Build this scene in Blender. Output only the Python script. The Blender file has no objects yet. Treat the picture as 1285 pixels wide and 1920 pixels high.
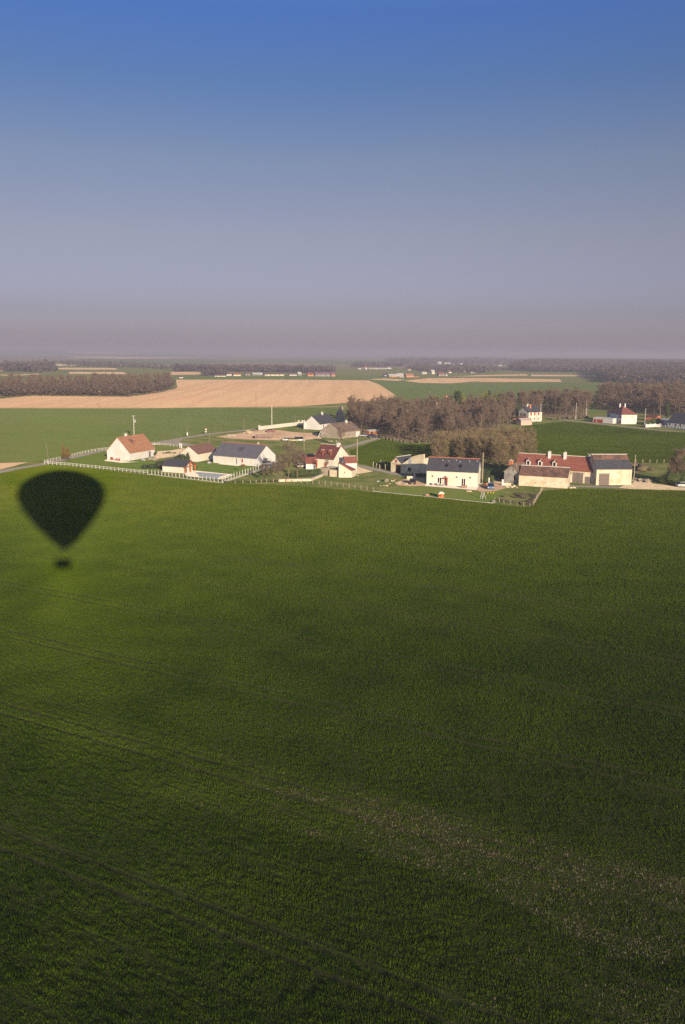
import bpy, math, random
import numpy as np
from mathutils import Vector, Matrix
from mathutils.geometry import tessellate_polygon
random.seed(7); RNG = np.random.default_rng(11)
scene = bpy.context.scene
COL = scene.collection
HAZE = 3.1e-4
# ------------------------------------------------------------------ camera
FPX, CAMH, HORY = 1600.0, 35.0, 663.0
ROLL = math.radians(0.53); PITCH = math.atan((960-HORY)/FPX)
def ray(px, py):
    x = (px-642.5)/FPX; y = -(py-960)/FPX
    c, s = math.cos(ROLL), math.sin(ROLL)
    x, y = x*c-y*s, x*s+y*c
    return (x, math.cos(PITCH)+y*math.sin(PITCH), -math.sin(PITCH)+y*math.cos(PITCH))
def G(px, py, z=0.0):
    """ground point (metres) seen at a pixel of the survey photograph"""
    r = ray(px, py); t = (z-CAMH)/r[2]
    return (r[0]*t, r[1]*t)
cam = bpy.data.cameras.new("camera"); camo = bpy.data.objects.new("camera", cam); COL.objects.link(camo)
cam.sensor_fit = 'VERTICAL'; cam.sensor_height = 24.0; cam.lens = 24.0*FPX/1920.0
cam.clip_start = 0.05; cam.clip_end = 60000
fw = Vector((0, math.cos(PITCH), -math.sin(PITCH))); up = Vector((0, math.sin(PITCH), math.cos(PITCH))); rt = Vector((1, 0, 0))
cr, sr = math.cos(ROLL), math.sin(ROLL)
# photo axes: +x_photo = rt*c + up*s ; +y_photo = -rt*s + up*c
xr = rt*cr + up*sr; yr = -rt*sr + up*cr
m = Matrix((xr, yr, -fw)).transposed().to_4x4(); m.translation = Vector((0, 0, CAMH))
camo.matrix_world = m
scene.camera = camo
# ------------------------------------------------------------------ sun and sky
sd = Vector(ray(118, 1046)).normalized()              # the way the sunlight travels
sun_el = math.asin(-sd.z); sun_az = math.atan2(-sd.x, -sd.y)   # azimuth of the sun from +Y towards +X
sl = bpy.data.lights.new("sun", 'SUN'); sl.energy = 4.8; sl.angle = math.radians(0.6); sl.color = (1.0, 0.82, 0.58)
so = bpy.data.objects.new("sun", sl); COL.objects.link(so); so.rotation_euler = sd.to_track_quat('-Z', 'Y').to_euler()
W = bpy.data.worlds.new("World"); scene.world = W; W.use_nodes = True
nt = W.node_tree; nt.nodes.clear()
def nn(nt, t, **k):
    n = nt.nodes.new(t)
    for a, b in k.items(): setattr(n, a, b)
    return n
sky = nn(nt, 'ShaderNodeTexSky', sky_type='NISHITA', sun_disc=False, sun_elevation=sun_el, sun_rotation=sun_az,
         altitude=100, air_density=1.0, dust_density=1.2, ozone_density=2.0)
bg = nn(nt, 'ShaderNodeBackground'); bg.inputs[1].default_value = 0.135
hs = nn(nt, 'ShaderNodeHueSaturation'); hs.inputs['Saturation'].default_value = 1.0
wo = nn(nt, 'ShaderNodeOutputWorld')
# the evening haze belt: the clear sky dims and reddens towards the horizon
tcw = nn(nt, 'ShaderNodeTexCoord'); sxyz = nn(nt, 'ShaderNodeSeparateXYZ'); nt.links.new(tcw.outputs['Generated'], sxyz.inputs[0])
mrw = nn(nt, 'ShaderNodeMapRange'); mrw.inputs['From Max'].default_value = 0.5; nt.links.new(sxyz.outputs['Z'], mrw.inputs['Value'])
rw = nn(nt, 'ShaderNodeValToRGB'); ew = rw.color_ramp.elements
SK = [(0.0, (0.58, 0.53, 0.93)), (0.04, (0.48, 0.43, 0.72)), (0.09, (0.425, 0.365, 0.575)), (0.25, (0.533, 0.384, 0.442)), (0.41, (0.49, 0.40, 0.452)), (0.56, (0.33, 0.37, 0.53)), (0.68, (0.285, 0.375, 0.65)), (0.85, (0.5, 0.62, 0.9)), (1.0, (0.85, 0.95, 1.0))]
ew[0].position, ew[0].color = SK[0][0], (*SK[0][1], 1); ew[1].position, ew[1].color = SK[-1][0], (*SK[-1][1], 1)
for p_, c_ in SK[1:-1]: q_ = ew.new(p_); q_.color = (*c_, 1)
nt.links.new(mrw.outputs[0], rw.inputs[0])
mw = nn(nt, 'ShaderNodeMix', data_type='RGBA', blend_type='MULTIPLY'); mw.inputs[0].default_value = 1
nt.links.new(sky.outputs[0], hs.inputs['Color']); nt.links.new(hs.outputs[0], mw.inputs[6]); nt.links.new(rw.outputs[0], mw.inputs[7]); nt.links.new(mw.outputs[2], bg.inputs[0]); nt.links.new(bg.outputs[0], wo.inputs[0])
vs = scene.view_settings; vs.view_transform = 'Standard'; vs.look = 'None'; vs.gamma = 1; vs.use_curve_mapping = False
vs.exposure = 0.38
scene.render.engine = 'CYCLES'
cy = scene.cycles; cy.use_denoising = False; cy.max_bounces = 5; cy.diffuse_bounces = 2; cy.glossy_bounces = 2; cy.volume_bounces = 0
cy.transparent_max_bounces = 4; cy.use_adaptive_sampling = False; cy.sample_clamp_indirect = 3

# ------------------------------------------------------------------ materials
def mat(name, c1, c2=None, scale=1.0, rough=0.85, bump=0.0, bscale=8.0, detail=4.0, orennayar=False, c3=None, sc3=0.05, lo=0.35, hi=0.65):
    m = bpy.data.materials.new(name); m.use_nodes = True; n = m.node_tree; n.nodes.clear()
    out = nn(n, 'ShaderNodeOutputMaterial'); tc = nn(n, 'ShaderNodeTexCoord')
    if orennayar:
        b = nn(n, 'ShaderNodeBsdfDiffuse'); b.inputs['Roughness'].default_value = 1.0; ci = b.inputs['Color']
    else:
        b = nn(n, 'ShaderNodeBsdfPrincipled'); b.inputs['Roughness'].default_value = rough; ci = b.inputs['Base Color']
        b.inputs['Specular IOR Level'].default_value = 0.3
    if c2 is None: ci.default_value = (*c1, 1)
    else:
        no = nn(n, 'ShaderNodeTexNoise'); no.inputs['Scale'].default_value = scale; no.inputs['Detail'].default_value = detail
        n.links.new(tc.outputs['Object'], no.inputs['Vector'])
        r = nn(n, 'ShaderNodeValToRGB'); r.color_ramp.elements[0].position = lo; r.color_ramp.elements[1].position = hi
        r.color_ramp.elements[0].color = (*c1, 1); r.color_ramp.elements[1].color = (*c2, 1)
        n.links.new(no.outputs['Fac'], r.inputs[0]); last = r.outputs[0]
        if c3 is not None:
            n2 = nn(n, 'ShaderNodeTexNoise'); n2.inputs['Scale'].default_value = sc3; n2.inputs['Detail'].default_value = 3
            n.links.new(tc.outputs['Object'], n2.inputs['Vector'])
            r2 = nn(n, 'ShaderNodeValToRGB'); r2.color_ramp.elements[0].position = 0.45; r2.color_ramp.elements[1].position = 0.62
            n.links.new(n2.outputs['Fac'], r2.inputs[0])
            mx = nn(n, 'ShaderNodeMix', data_type='RGBA'); n.links.new(r2.outputs[0], mx.inputs[0])
            n.links.new(last, mx.inputs[6]); mx.inputs[7].default_value = (*c3, 1); last = mx.outputs[2]
        n.links.new(last, ci)
    if bump:
        nb = nn(n, 'ShaderNodeTexNoise'); nb.inputs['Scale'].default_value = bscale; nb.inputs['Detail'].default_value = 3
        n.links.new(tc.outputs['Object'], nb.inputs['Vector'])
        bp = nn(n, 'ShaderNodeBump'); bp.inputs['Strength'].default_value = 1.0; bp.inputs['Distance'].default_value = bump
        n.links.new(nb.outputs['Fac'], bp.inputs['Height']); n.links.new(bp.outputs[0], b.inputs['Normal'])
    n.links.new(b.outputs[0], out.inputs[0])
    return m
def roofmat(name, c1, c2, axis='Y', c3=None, stain=None):
    """tile or slate courses: fine bands along the slope plus blotches"""
    m = mat(name, c1, c2, scale=1.6, rough=0.75, c3=c3, sc3=0.5, detail=6)
    n = m.node_tree; b = [x for x in n.nodes if x.type == 'BSDF_PRINCIPLED'][0]; tc = [x for x in n.nodes if x.type == 'TEX_COORD'][0]
    w = nn(n, 'ShaderNodeTexWave', bands_direction='Z'); w.inputs['Scale'].default_value = 1.6; w.inputs['Distortion'].default_value = 0.6
    w2 = nn(n, 'ShaderNodeTexBrick'); w2.inputs['Scale'].default_value = 1.0; w2.inputs['Brick Width'].default_value = 0.6; w2.inputs['Row Height'].default_value = 0.4
    n.links.new(tc.outputs['Object'], w.inputs['Vector'])
    bp = nn(n, 'ShaderNodeBump'); bp.inputs['Distance'].default_value = 0.05; n.links.new(w.outputs['Fac'], bp.inputs['Height']); n.links.new(bp.outputs[0], b.inputs['Normal'])
    if stain:
        src = b.inputs['Base Color'].links[0].from_socket
        vm = nn(n, 'ShaderNodeVectorMath', operation='DISTANCE'); vm.inputs[1].default_value = stain[:3]; n.links.new(tc.outputs['Object'], vm.inputs[0])
        mr = nn(n, 'ShaderNodeMapRange'); mr.inputs['From Min'].default_value = 0.1; mr.inputs['From Max'].default_value = stain[3]; mr.inputs['To Min'].default_value = 0.75; mr.inputs['To Max'].default_value = 0
        n.links.new(vm.outputs['Value'], mr.inputs['Value'])
        mx = nn(n, 'ShaderNodeMix', data_type='RGBA'); n.links.new(mr.outputs[0], mx.inputs[0]); n.links.new(src, mx.inputs[6]); mx.inputs[7].default_value = (0.035, 0.03, 0.04, 1)
        n.links.new(mx.outputs[2], b.inputs['Base Color'])
    return m
def stonemat(name, c1, c2, c3, sc=0.9):
    m = mat(name, c1, c2, scale=sc*3, c3=c3, sc3=sc*0.55, bump=0.03, bscale=3, detail=6)
    return m
M = {}
M['white'] = mat('white render', (0.72, 0.70, 0.66), (0.80, 0.78, 0.74), 0.6, c3=(0.71, 0.67, 0.61), sc3=0.3)
M['cream'] = mat('cream render', (0.66, 0.60, 0.44), (0.76, 0.70, 0.53), 0.7)
M['creamw'] = mat('pale cream render', (0.74, 0.71, 0.58), (0.80, 0.77, 0.64), 0.7, c3=(0.72, 0.67, 0.54), sc3=0.3)
M['stone'] = stonemat('pale limestone', (0.66, 0.58, 0.42), (0.80, 0.73, 0.56), (0.64, 0.52, 0.34))
M['rubble'] = stonemat('weathered rubble stone', (0.26, 0.21, 0.16), (0.56, 0.48, 0.36), (0.36, 0.30, 0.24), 0.6)
M['greystone'] = stonemat('grey old stone', (0.30, 0.28, 0.26), (0.46, 0.42, 0.37), (0.24, 0.22, 0.2))
M['slate'] = roofmat('slate', (0.064, 0.063, 0.078), (0.092, 0.090, 0.105))
M['slate_pale'] = roofmat('weathered slate', (0.125, 0.12, 0.145), (0.175, 0.168, 0.19), stain=(9.0, 3.2, 4.3, 1.7))
M['orange_tile'] = roofmat('orange clay tile', (0.42, 0.20, 0.11), (0.53, 0.27, 0.155), stain=(5.2, 3.0, 5.8, 1.5))
M['red_tile'] = roofmat('red clay tile', (0.25, 0.083, 0.058), (0.33, 0.12, 0.085))
M['dkred_tile'] = roofmat('dark red tile', (0.15, 0.05, 0.045), (0.21, 0.075, 0.06))
M['dusty_tile'] = roofmat('dusty red tile', (0.21, 0.105, 0.08), (0.29, 0.15, 0.115))
M['brown_tile'] = roofmat('old brown tile', (0.16, 0.085, 0.06), (0.29, 0.16, 0.11), c3=(0.13, 0.08, 0.065))
M['lichen_tile'] = roofmat('mossy brown tile', (0.20, 0.13, 0.09), (0.32, 0.22, 0.16), c3=(0.18, 0.13, 0.10))
M['red_ridge'] = mat('red ridge tile', (0.42, 0.13, 0.07), (0.5, 0.18, 0.1), 3)
M['white_ridge'] = mat('mortared ridge', (0.5, 0.46, 0.4), (0.62, 0.58, 0.5), 3)
M['glass'] = mat('dark window glass', (0.02, 0.022, 0.03), rough=0.15)
M['dark'] = mat('dark opening', (0.012, 0.010, 0.010))
M['oldwood'] = mat('grey weathered boards', (0.15, 0.12, 0.11), (0.24, 0.19, 0.16), 4)
M['redwood'] = mat('red painted wood', (0.33, 0.04, 0.025), (0.42, 0.07, 0.04), 3)
M['orangewood'] = mat('orange stained timber', (0.52, 0.13, 0.03), (0.62, 0.18, 0.05), 3)
M['rustwood'] = mat('rust brown boards', (0.32, 0.12, 0.05), (0.42, 0.18, 0.08), 2)
M['brick'] = mat('orange brick', (0.50, 0.17, 0.09), (0.58, 0.24, 0.14), 5)
M['whitepaint'] = mat('white painted wood', (0.78, 0.76, 0.70), rough=0.6)
M['fencewhite'] = mat('weathered white fence', (0.48, 0.45, 0.38), (0.72, 0.69, 0.61), 1.2)
M['concrete'] = mat('pale concrete', (0.52, 0.49, 0.42), (0.62, 0.58, 0.50), 2)
M['polewood'] = mat('grey pole wood', (0.24, 0.20, 0.15), (0.32, 0.27, 0.20), 3)
M['post'] = mat('split wood stake', (0.34, 0.28, 0.19), (0.46, 0.39, 0.28), 3)
M['metal'] = mat('dull metal', (0.45, 0.45, 0.45), rough=0.45)
M['asphalt'] = mat('worn asphalt', (0.16, 0.145, 0.13), (0.22, 0.20, 0.175), 0.5, orennayar=True)
M['gravel'] = mat('pale gravel', (0.40, 0.31, 0.21), (0.54, 0.44, 0.31), 0.6, bump=0.03, bscale=4, orennayar=True)
M['sand'] = mat('sandy earth', (0.34, 0.235, 0.16), (0.45, 0.33, 0.23), 0.12, c3=(0.30, 0.20, 0.14), sc3=0.04, bump=0.05, bscale=1.5, orennayar=True)
M['patio'] = mat('pale paving', (0.56, 0.48, 0.40), (0.64, 0.56, 0.47), 1.0, orennayar=True)
M['pool'] = mat('pool cover', (0.17, 0.19, 0.22), (0.22, 0.24, 0.27), 0.8, orennayar=True)
M['bark'] = mat('bare bark', (0.15, 0.105, 0.075), (0.24, 0.18, 0.13), 2)
M['twig'] = mat('bare twigs', (0.15, 0.105, 0.078), (0.26, 0.185, 0.135), 0.35)
M['twig_gold'] = mat('golden budding twigs', (0.20, 0.15, 0.08), (0.30, 0.225, 0.12), 0.4)
M['twig_rust'] = mat('rust coloured twigs', (0.21, 0.10, 0.045), (0.30, 0.16, 0.07), 0.6)
M['bud'] = mat('yellow green new leaves', (0.20, 0.21, 0.045), (0.29, 0.28, 0.07), 0.8)
M['leaf'] = mat('dark evergreen leaves', (0.028, 0.042, 0.018), (0.055, 0.075, 0.03), 1.2)
M['hedge'] = mat('clipped hedge leaves', (0.045, 0.065, 0.018), (0.085, 0.11, 0.035), 1.2)
M['scrub'] = mat('brown scrub', (0.11, 0.09, 0.05), (0.18, 0.15, 0.085), 0.8)
M['wood_far'] = mat('far winter wood', (0.075, 0.058, 0.055), (0.12, 0.092, 0.082), 0.02)
M['pine_far'] = mat('far pines', (0.035, 0.045, 0.03), (0.06, 0.07, 0.045), 0.02)

# ------------------------------------------------------------------ mesh helpers
class MB:
    def __init__(s): s.v = []; s.f = []
    def add(s, vs, fs):
        o = len(s.v); s.v += [tuple(v) for v in vs]; s.f += [tuple(i+o for i in f) for f in fs]; return s
    def box(s, x0, x1, y0, y1, z0, z1):
        return s.add([(x0,y0,z0),(x1,y0,z0),(x1,y1,z0),(x0,y1,z0),(x0,y0,z1),(x1,y0,z1),(x1,y1,z1),(x0,y1,z1)],
                     [(0,3,2,1),(4,5,6,7),(0,1,5,4),(1,2,6,5),(2,3,7,6),(3,0,4,7)])
    def prism(s, poly, axis, a, b):
        """extrude a 2D outline (list of (p,q)) along axis x / y / z from a to b"""
        n = len(poly)
        def pt(p, q, t): return {'x': (t, p, q), 'y': (p, t, q), 'z': (p, q, t)}[axis]
        vs = [pt(p, q, a) for p, q in poly]+[pt(p, q, b) for p, q in poly]
        fs = [tuple(range(n))[::-1], tuple(range(n, 2*n))]+[(i, (i+1) % n, n+(i+1) % n, n+i) for i in range(n)]
        return s.add(vs, fs)
    def tube(s, p, q, r0, r1, n=6, cap=True):
        p = Vector(p); q = Vector(q); d = (q-p)
        if d.length < 1e-6: return s
        d.normalize(); a = d.orthogonal().normalized(); b = d.cross(a)
        vs = []
        for c, r in ((p, r0), (q, r1)):
            for i in range(n):
                t = 2*math.pi*i/n; vs.append(c+a*math.cos(t)*r+b*math.sin(t)*r)
        fs = [(i, (i+1) % n, n+(i+1) % n, n+i) for i in range(n)]
        if cap: fs += [tuple(range(n))[::-1], tuple(range(n, 2*n))]
        return s.add(vs, fs)
    def lathe(s, prof, n=16, c=(0, 0)):
        vs = []; fs = []
        for r, z in prof:
            for i in range(n):
                t = 2*math.pi*i/n; vs.append((c[0]+r*math.cos(t), c[1]+r*math.sin(t), z))
        for k in range(len(prof)-1):
            for i in range(n):
                j = (i+1) % n; fs.append((k*n+i, k*n+j, (k+1)*n+j, (k+1)*n+i))
        fs.append(tuple(range(n))[::-1]); fs.append(tuple(range((len(prof)-1)*n, len(prof)*n)))
        return s.add(vs, fs)
    def blob(s, c, r, n=8, m=6, jit=0.15, rnd=random):
        vs = []; fs = []
        for k in range(m+1):
            th = math.pi*k/m
            for i in range(n):
                t = 2*math.pi*i/n; j = 1+rnd.uniform(-jit, jit)
                vs.append((c[0]+r[0]*j*math.sin(th)*math.cos(t), c[1]+r[1]*j*math.sin(th)*math.sin(t), c[2]+r[2]*j*math.cos(th)))
        for k in range(m):
            for i in range(n): fs.append((k*n+i, (k+1)*n+i, (k+1)*n+(i+1) % n, k*n+(i+1) % n))
        return s.add(vs, fs)
    def mesh(s, name, m):
        me = bpy.data.meshes.new(name); me.from_pydata(s.v, [], s.f); me.materials.append(m); me.update(); return me
    def build(s, name, m, parent=None, smooth=False):
        me = s.mesh(name, m)
        if smooth: me.polygons.foreach_set('use_smooth', [True]*len(me.polygons))
        o = bpy.data.objects.new(name, me); COL.objects.link(o)
        if parent: o.parent = parent
        return o
def tag(o, label=None, cat=None, group=None, kind=None):
    if label: o['label'] = label
    if cat: o['category'] = cat
    if group: o['group'] = group
    if kind: o['kind'] = kind
    return o
def empty(name, loc, rz, label, cat, group=None):
    o = bpy.data.objects.new(name, None); COL.objects.link(o); o.location = loc; o.rotation_euler = (0, 0, rz); o.empty_display_size = 0.5
    return tag(o, label, cat, group)
def copy_tree(root, loc, rz=0, sc=(1, 1, 1), label=None, group=None, parts=True):
    c = root.copy(); COL.objects.link(c); c.location = loc; c.rotation_euler = (0, 0, rz); c.scale = sc
    if label: c['label'] = label
    if group: c['group'] = group
    for ch in list(root.children):
        d = ch.copy(); COL.objects.link(d); d.parent = c
        for g in ch.children:
            e = g.copy(); COL.objects.link(e); e.parent = d
    return c
def sheet(name, pxs, z, m, world=False):
    """flat patch of ground from pixel corners"""
    pts = [(p[0], p[1]) if world else G(*p) for p in pxs]
    v = [Vector((p[0], p[1], 0)) for p in pts]
    tr = tessellate_polygon([v]); mb = MB(); mb.v = [(p[0], p[1], z) for p in pts]
    for t in tr:
        a, b, c = [mb.v[i] for i in t]
        if (b[0]-a[0])*(c[1]-a[1])-(b[1]-a[1])*(c[0]-a[0]) < 0: t = (t[0], t[2], t[1])
        mb.f.append(tuple(t))
    return tag(mb.build(name, m), kind='structure')
def smooth_line(P, k=6):
    out = []
    for i in range(len(P)-1):
        p0 = P[max(i-1, 0)]; p1 = P[i]; p2 = P[i+1]; p3 = P[min(i+2, len(P)-1)]
        for j in range(k):
            t = j/k
            out.append(tuple(0.5*((2*p1[a])+(-p0[a]+p2[a])*t+(2*p0[a]-5*p1[a]+4*p2[a]-p3[a])*t*t+(-p0[a]+3*p1[a]-3*p2[a]+p3[a])*t**3) for a in (0, 1)))
    out.append(tuple(P[-1][:2])); return out
def ribbon(name, pxs, w, z, m, jit=0.0):
    L = smooth_line([G(*p) for p in pxs]); mb = MB()
    for i, p in enumerate(L):
        a = L[max(i-1, 0)]; b = L[min(i+1, len(L)-1)]; dx, dy = b[0]-a[0], b[1]-a[1]; l = math.hypot(dx, dy) or 1
        nx, ny = -dy/l, dx/l; h = w/2
        h1 = h+random.uniform(-jit, jit); h2 = h+random.uniform(-jit, jit)
        mb.v += [(p[0]-nx*h1, p[1]-ny*h1, z), (p[0]+nx*h2, p[1]+ny*h2, z)]
    for i in range(len(L)-1): mb.f.append((2*i, 2*i+2, 2*i+3, 2*i+1)[::-1])
    # keep faces upward
    me = mb.mesh(name, m)
    if me.polygons and me.polygons[0].normal.z < 0: me.flip_normals()
    o = bpy.data.objects.new(name, me); COL.objects.link(o)
    return tag(o, kind='structure')

# ------------------------------------------------------------------ ground and fields
def fieldmat(name, c1, c2, c3, rowdir=None, rowscale=0.0):
    m = mat(name, c1, c2, scale=0.35, orennayar=True, c3=c3, sc3=0.012, bump=0.06, bscale=2.2)
    n = m.node_tree; b = [x for x in n.nodes if x.type == 'BSDF_DIFFUSE'][0]; tc = [x for x in n.nodes if x.type == 'TEX_COORD'][0]
    if rowdir is not None:
        mp = nn(n, 'ShaderNodeMapping'); mp.inputs['Rotation'].default_value = (0, 0, rowdir); mp.inputs['Scale'].default_value = (1, 0.02, 1)
        n.links.new(tc.outputs['Object'], mp.inputs['Vector'])
        no = nn(n, 'ShaderNodeTexNoise'); no.inputs['Scale'].default_value = rowscale; no.inputs['Detail'].default_value = 3; n.links.new(mp.outputs[0], no.inputs['Vector'])
        src = b.inputs['Color'].links[0].from_socket
        r = nn(n, 'ShaderNodeValToRGB'); r.color_ramp.elements[0].position = 0.35; r.color_ramp.elements[1].position = 0.65
        r.color_ramp.elements[0].color = (0.90, 0.90, 0.90, 1); r.color_ramp.elements[1].color = (1.05, 1.05, 1.05, 1); n.links.new(no.outputs['Fac'], r.inputs[0])
        mx = nn(n, 'ShaderNodeMix', data_type='RGBA', blend_type='MULTIPLY'); mx.inputs[0].default_value = 1
        n.links.new(src, mx.inputs[6]); n.links.new(r.outputs[0], mx.inputs[7]); n.links.new(mx.outputs[2], b.inputs['Color'])
    return m
M['grass'] = fieldmat('rough grass', (0.085, 0.105, 0.03), (0.13, 0.145, 0.05), (0.17, 0.145, 0.07))
M['forest_floor'] = fieldmat('leaf litter', (0.10, 0.075, 0.045), (0.16, 0.12, 0.075), (0.11, 0.11, 0.05))
M['lawn'] = fieldmat('mown lawn', (0.075, 0.115, 0.025), (0.105, 0.145, 0.035), (0.12, 0.135, 0.04))
M['cropsoil'] = fieldmat('crop floor', (0.030, 0.034, 0.012), (0.044, 0.050, 0.018), (0.042, 0.042, 0.018), math.radians(62), 0.6)
M['palecrop'] = fieldmat('young crop and soil', (0.12, 0.125, 0.055), (0.15, 0.15, 0.07), (0.135, 0.14, 0.06), math.radians(10), 0.15)
M['thinsoil'] = fieldmat('thin dry soil', (0.048, 0.052, 0.018), (0.085, 0.076, 0.042), (0.05, 0.056, 0.018), math.radians(62), 0.6)
M['farcrop'] = fieldmat('far green crop', (0.075, 0.105, 0.03), (0.095, 0.13, 0.04), (0.085, 0.12, 0.036), math.radians(10), 0.25)
M['fallow'] = fieldmat('sandy ploughed field', (0.39, 0.255, 0.155), (0.50, 0.345, 0.215), (0.44, 0.28, 0.175), math.radians(8), 0.10)
M['fallow2'] = fieldmat('pale ploughed field', (0.43, 0.30, 0.19), (0.52, 0.38, 0.25), (0.40, 0.27, 0.18), math.radians(70), 0.1)
# base ground, with a patchwork of distant fields and woods
gm = bpy.data.materials.new('ground'); gm.use_nodes = True; n = gm.node_tree; n.nodes.clear()
out = nn(n, 'ShaderNodeOutputMaterial'); b = nn(n, 'ShaderNodeBsdfDiffuse'); b.inputs['Roughness'].default_value = 1.0
tc = nn(n, 'ShaderNodeTexCoord'); mp = nn(n, 'ShaderNodeMapping'); mp.inputs['Scale'].default_value = (0.0016, 0.0009, 0.0); mp.inputs['Rotation'].default_value = (0, 0, 0.3)
vo = nn(n, 'ShaderNodeTexVoronoi'); vo.inputs['Scale'].default_value = 1.0; n.links.new(tc.outputs['Object'], mp.inputs[0]); n.links.new(mp.outputs[0], vo.inputs['Vector'])
sx = nn(n, 'ShaderNodeSeparateColor'); n.links.new(vo.outputs['Color'], sx.inputs[0])
r = nn(n, 'ShaderNodeValToRGB'); r.color_ramp.interpolation = 'CONSTANT'
els = r.color_ramp.elements; els[0].color = (0.075, 0.105, 0.035, 1); els[1].position = 0.33; els[1].color = (0.14, 0.115, 0.075, 1)
for p_, c_ in ((0.55, (0.50, 0.36, 0.25, 1)), (0.68, (0.085, 0.10, 0.04, 1)), (0.84, (0.15, 0.12, 0.085, 1))):
    e = els.new(p_); e.color = c_
n.links.new(sx.outputs[0], r.inputs[0])
ln = nn(n, 'ShaderNodeVectorMath', operation='LENGTH'); n.links.new(tc.outputs['Object'], ln.inputs[0])
mr = nn(n, 'ShaderNodeMapRange'); mr.inputs['From Min'].default_value = 2200; mr.inputs['From Max'].default_value = 2300; n.links.new(ln.outputs['Value'], mr.inputs['Value'])
no = nn(n, 'ShaderNodeTexNoise'); no.inputs['Scale'].default_value = 0.15; no.inputs['Detail'].default_value = 8; n.links.new(tc.outputs['Object'], no.inputs['Vector'])
r2 = nn(n, 'ShaderNodeValToRGB'); r2.color_ramp.elements[0].position = 0.38; r2.color_ramp.elements[1].position = 0.64
r2.color_ramp.elements[0].color = (0.075, 0.10, 0.03, 1); r2.color_ramp.elements[1].color = (0.145, 0.14, 0.055, 1); n.links.new(no.outputs['Fac'], r2.inputs[0])
mx = nn(n, 'ShaderNodeMix', data_type='RGBA'); n.links.new(mr.outputs[0], mx.inputs[0]); n.links.new(r2.outputs[0], mx.inputs[6]); n.links.new(r.outputs[0], mx.inputs[7])
n.links.new(mx.outputs[2], b.inputs['Color']); n.links.new(b.outputs[0], out.inputs[0])
gb = MB(); R_ = 20000
gb.v = [(0, 0, 0)]+[(R_*math.cos(2*math.pi*i/96), R_*math.sin(2*math.pi*i/96), 0) for i in range(96)]
gb.f = [(0, 1+i, 1+(i+1) % 96) for i in range(96)]
tag(gb.build('ground', gm), kind='structure')

MAIN = [(-420, 985), (-120, 916), (0, 889), (85, 873), (180, 881), (277, 892), (417, 909), (440, 906), (560, 912), (700, 923), (800, 932), (905, 943), (992, 953), (1010, 936), (1019, 921), (1070, 917), (1285, 921), (1500, 926), (1900, 2300), (-600, 2300)]
LEFTBACK = [(-300, 766), (0, 766), (200, 766.5), (560, 764), (640, 766), (650, 772), (610, 778), (572, 792), (555, 796), (488, 801), (455, 805), (400, 811), (340, 820), (290, 827), (250, 832), (205, 838), (120, 857), (60, 867), (0, 866), (-300, 880)]
MIDF = [(668, 868), (655, 846), (690, 832), (718, 823), (760, 832), (805, 833), (850, 828), (900, 818), (925, 808), (935, 812), (850, 832), (812, 850), (800, 862), (790, 880), (733, 885), (700, 874)]
RIGHTF = [(965, 802), (1000, 797), (1060, 790), (1160, 801), (1240, 809), (1400, 818), (1420, 872), (1190, 867), (1120, 860), (990, 862), (960, 830)]
sheet('crop_field', MAIN, 0.004, M['cropsoil'])
sheet('crop_field', LEFTBACK, 0.006, M['palecrop'])
sheet('crop_field', MIDF, 0.006, M['cropsoil'])
sheet('crop_field', RIGHTF, 0.006, M['cropsoil'])
sheet('ploughed_field', [(-300, 868), (0, 868), (52, 867), (0, 880.5), (-300, 955)], 0.012, M['fallow2'])
# sandy field with its far fields and tracks
sheet('ploughed_field', [(-200, 752), (0, 748), (60, 742), (240, 744), (300, 735), (333, 727), (330, 712), (500, 711.5), (690, 713), (712, 721), (742, 741), (735, 748), (640, 756), (560, 762), (300, 765), (0, 764.5), (-200, 764)], 0.03, M['fallow'])
sheet('field', [(300, 704), (640, 703.5), (760, 704), (690, 713), (500, 711.5), (330, 712)], 0.02, M['farcrop'])
sheet('field', [(690, 712.5), (757, 714), (840, 719.5), (1055, 717.5), (1330, 722), (1330, 775), (742, 775), (742, 741), (712, 721)], 0.025, M['farcrop'])
sheet('ploughed_field', [(757, 714), (805, 709.2), (900, 708.8), (1050, 711.3), (1054, 716), (905, 716.3), (893, 715), (843, 719), (790, 718)], 0.06, M['fallow'])
sheet('ploughed_field', [(845, 706.3), (905, 703.2), (985, 701.6), (992, 704.2), (900, 705.6)], 0.06, M['fallow2'])
sheet('ploughed_field', [(996, 702.5), (1116, 703), (1118, 706), (996, 705.4)], 0.06, M['fallow2'])
sheet('ploughed_field', [(690, 711.5), (720, 709.5), (760, 712), (745, 714.2)], 0.05, M['fallow2'])
sheet('ploughed_field', [(0, 702.6), (40, 702.4), (75, 700.6), (75, 702.5), (30, 704.6), (0, 704.2)], 0.2, M['fallow2'])
sheet('field', [(-100, 706), (60, 704.8), (40, 714), (-100, 716)], 0.1, M['farcrop'])
sheet('ploughed_field', [(106, 689.6), (215, 690.2), (222, 693.3), (112, 693)], 0.2, M['fallow2'])
sheet('field', [(112, 693.6), (222, 694), (230, 697), (120, 697)], 0.2, M['farcrop'])
sheet('ploughed_field', [(130, 697.4), (230, 697.4), (240, 702), (130, 701)], 0.2, M['fallow2'])
sheet('ploughed_field', [(322, 697.5), (378, 697.3), (382, 702.5), (315, 703.5)], 0.2, M['fallow'])
sheet('ploughed_field', [(12, 662.0), (56, 661.6), (50, 663.4), (20, 664.4)], 0.5, M['fallow2'])
sheet('ploughed_field', [(103, 664.4), (170, 665), (235, 667.6), (150, 667.4)], 0.5, M['fallow2'])
sheet('ploughed_field', [(-10, 691), (6, 691.5), (7, 697), (-10, 697)], 0.5, M['fallow2'])
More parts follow.
